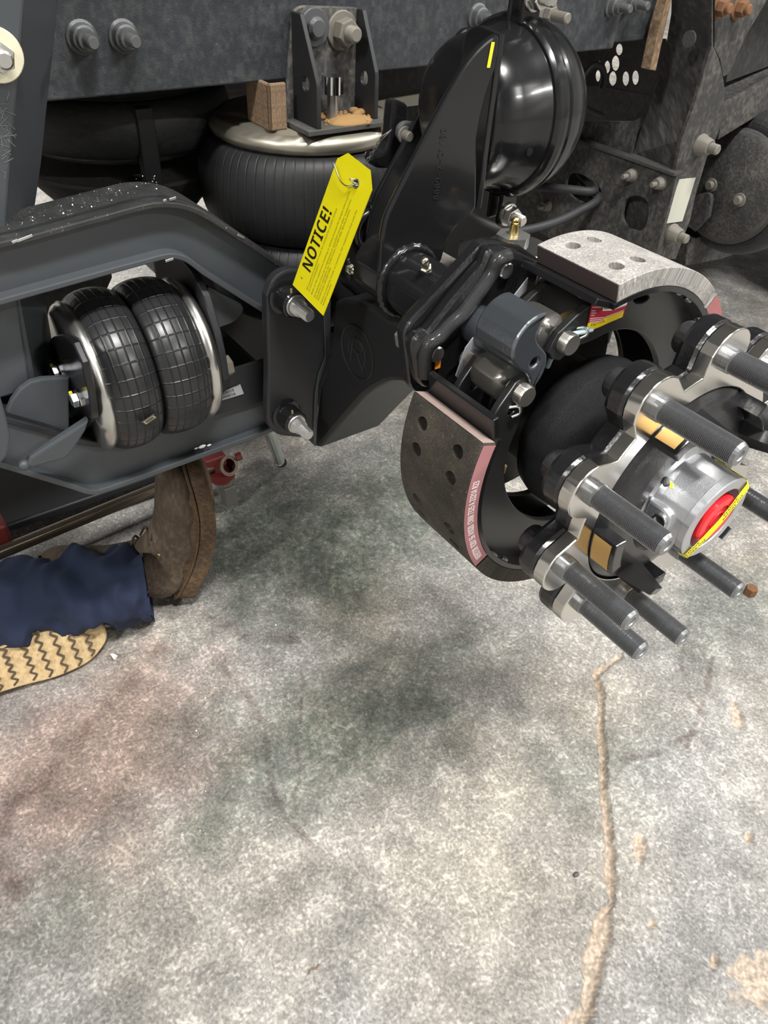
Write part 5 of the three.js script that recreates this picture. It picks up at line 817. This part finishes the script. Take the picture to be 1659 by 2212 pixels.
  for (const [f, n] of [[0.13, 0.075], [0.11, 0.1], [0.085, 0.125]]) { const p = B1.at(f, n, 0.036), p2 = B1.at(f, n, -0.036), e = p.z > p2.z ? p : p2; sub(B1.upper, 'eyelet', new THREE.SphereGeometry(0.0038, 10, 8).translate(e.x - 0.002, e.y, e.z + 0.004), M.brass, 'brass eyelet'); }
  for (let i = 0; i < 4; i++) { const f = 0.175 - i * 0.022, n = 0.082 + i * 0.02, s = i % 2 ? 1 : -1; sub(B1.upper, 'lace', tube([B1.at(f - 0.01, n - 0.005, 0.03 * s), B1.at(f + 0.012, n + 0.004, 0), B1.at(f - 0.022, n + 0.014, -0.03 * s)], 0.0024, 16, 6), M.soleDark); }
  const e2 = onY(236, 1366, 0.055); boot(V(e2.x - 0.29, 0.052, e2.z - 0.03), V(1, 0.0, 0.06), V(-0.1, 0.62, 0.78), 0.35, M.soleTan, true);
}
// ------------------------------------------------------------------ creeper under the truck
{
  const o = worldThing('creeper', 'worn tube frame of a mechanic creeper with red end fittings', 'creeper', [0.25, 0, -1.2]);
  const a = onY(-120, 1243, 0.12), b = onY(470, 1001, 0.12);
  part(o, 'rail', rod(a, b, 0.0125), M.tubeWorn, 'worn bare steel tube');
  const c = onY(490, 1006, 0.12), ax = V(0.25, 0.45, 0.86).normalize();
  part(o, 'socket', [turn(lathe([[0.016, -0.03], [0.0225, -0.03], [0.0225, 0.006], [0.016, 0.006]], 36), ax).translate(c.x, c.y, c.z), box(0.05, 0.03, 0.05, c.x - 0.02, c.y + 0.01, c.z - 0.03, 0.006)], M.redPaint, 'red painted socket');
  part(o, 'socket_ring', turn(lathe([[0.0155, 0.004], [0.0225, 0.004], [0.0228, 0.009], [0.0155, 0.009]], 36), ax).translate(c.x, c.y, c.z), M.tubeWorn);
  const bb = onY(516, 986, 0.13); part(o, 'bolt', place(fastener({ af: 0.016, nh: 0.014, rr: 0.006, L: 0.014 }), V(bb.x - 0.008, bb.y, bb.z), V(1, 0.2, 0.2)), M.redPaint);
  const k = onY(494, 1066, 0.04); part(o, 'caster', [box(0.03, 0.055, 0.03, k.x, 0.04, k.z, 0.004), new THREE.CylinderGeometry(0.024, 0.024, 0.02, 28).translate(k.x - 0.004, 0.082, k.z - 0.008)], S({ map: dustTex([70, 68, 64], [140, 136, 128], 0.8, 71, 20), roughness: 0.8 }), 'grey caster block');
  part(o, 'caster_cup', new THREE.CylinderGeometry(0.03, 0.028, 0.022, 28).translate(k.x - 0.006, 0.092, k.z - 0.012), M.redPaint);
  const r = onY(-6, 1150, 0.12); part(o, 'end_fitting', box(0.06, 0.06, 0.05, r.x - 0.01, 0.12, r.z, 0.008), M.redPaint);
  part(o, 'bed_board', box(1.1, 0.02, 0.34, -0.08, 0.085, -1.46, 0.006), M.satinDark);
}
{
  const a = V(0.452, 0.462, -0.93), b = onY(606, 1000, 0.25), d = b.clone().sub(a).normalize();
  const o = worldThing('box_wrench', 'bright steel wrench hanging below the lower arm end', 'wrench', a.toArray());
  part(o, 'shank', rod(a, b.clone().addScaledVector(d, -0.008), 0.0115, 0.0095), M.chrome);
  part(o, 'ring_end', turn(lathe([[0.0045, -0.007], [0.0105, -0.007], [0.0115, -0.004], [0.0115, 0.004], [0.0105, 0.007], [0.0045, 0.007], [0.0045, -0.007]], 30), V(-0.1, 0.75, 0.65)).translate(b.x, b.y, b.z), M.chrome);
}
// ------------------------------------------------------------------ odds and ends on the floor
{
  const bit = (px, py, s, seed, label) => { const r = rng(seed), p = onY(px, py, 0), pts = []; for (let i = 0; i < 16; i++) pts.push(V((r() - 0.5) * s, r() * s * 0.7, (r() - 0.5) * s)); const m = single('foam_crumb', new ConvexGeometry(pts), M.white, label, 'crumb'); m.position.set(p.x, -0.0002, p.z); };
  bit(236, 1352, 0.02, 3, 'white foam crumb at the tip of the tan boot sole'); bit(248, 1422, 0.016, 9, 'white foam crumb lying alone on the concrete');
  const n = onY(1618, 1283, 0); const nut = single('rusty_nut', fastener({ af: 0.022, nh: 0.02, rr: 0.006, L: 0.021 }).rotateX(-Math.PI / 2 + 0.0).rotateY(0.3), M.rustNut, 'rusty hexagon nut standing on the concrete floor', 'nut'); nut.position.set(n.x, 0, n.z);
  const t = onY(676, 2094, 0); const tw = single('dry_leaf_scrap', tube([V(-0.008, 0.001, 0.002), V(-0.002, 0.003, -0.001), V(0.004, 0.001, 0.002), V(0.01, 0.002, 0.0)], 0.0012, 16, 6), M.rust, 'small brown scrap lying on the pale concrete', 'scrap'); tw.position.set(t.x, 0.001, t.z);
  const pb = onY(1244, 1890, 0); const pe = single('pebble', new THREE.SphereGeometry(0.0042, 10, 8).scale(1.2, 0.7, 0.9), M.boltDark, 'tiny black pebble beside the floor crack', 'pebble'); pe.position.set(pb.x, 0.002, pb.z);
  const r = rng(15), list = []; for (let i = 0; i < 150; i++) { const px = i < 90 ? 60 + r() * 560 : 300 + r() * 1100, py = i < 90 ? 1440 + r() * 420 : 1200 + r() * 900, p = onY(px, py, 0), s = 0.0006 + 0.0012 * r(); list.push(new THREE.OctahedronGeometry(s).rotateX(r() * 3).rotateY(r() * 3).translate(p.x, s * 0.7, p.z)); }
  const sh = single('metal_shavings', list, M.wire, 'tiny bright metal shavings scattered on the floor', 'shavings'); sh.userData.kind = 'stuff';
  const l2 = []; for (let i = 0; i < 120; i++) { const u = r(), px = 10 + u * 330, py = 505 - u * 95 - r() * 38, p = onY(px, py, mix(0.8135, 0.8295, u)), s = 0.0005 + 0.0012 * r() * r(); l2.push(new THREE.OctahedronGeometry(s).rotateX(r() * 3).translate(p.x, p.y + 0.001, p.z)); }
  const s2 = single('arm_shavings', l2, M.wire, 'bright shavings lying on top of the upper arm', 'shavings'); s2.userData.kind = 'stuff';
}

renderer.render(scene, camera);
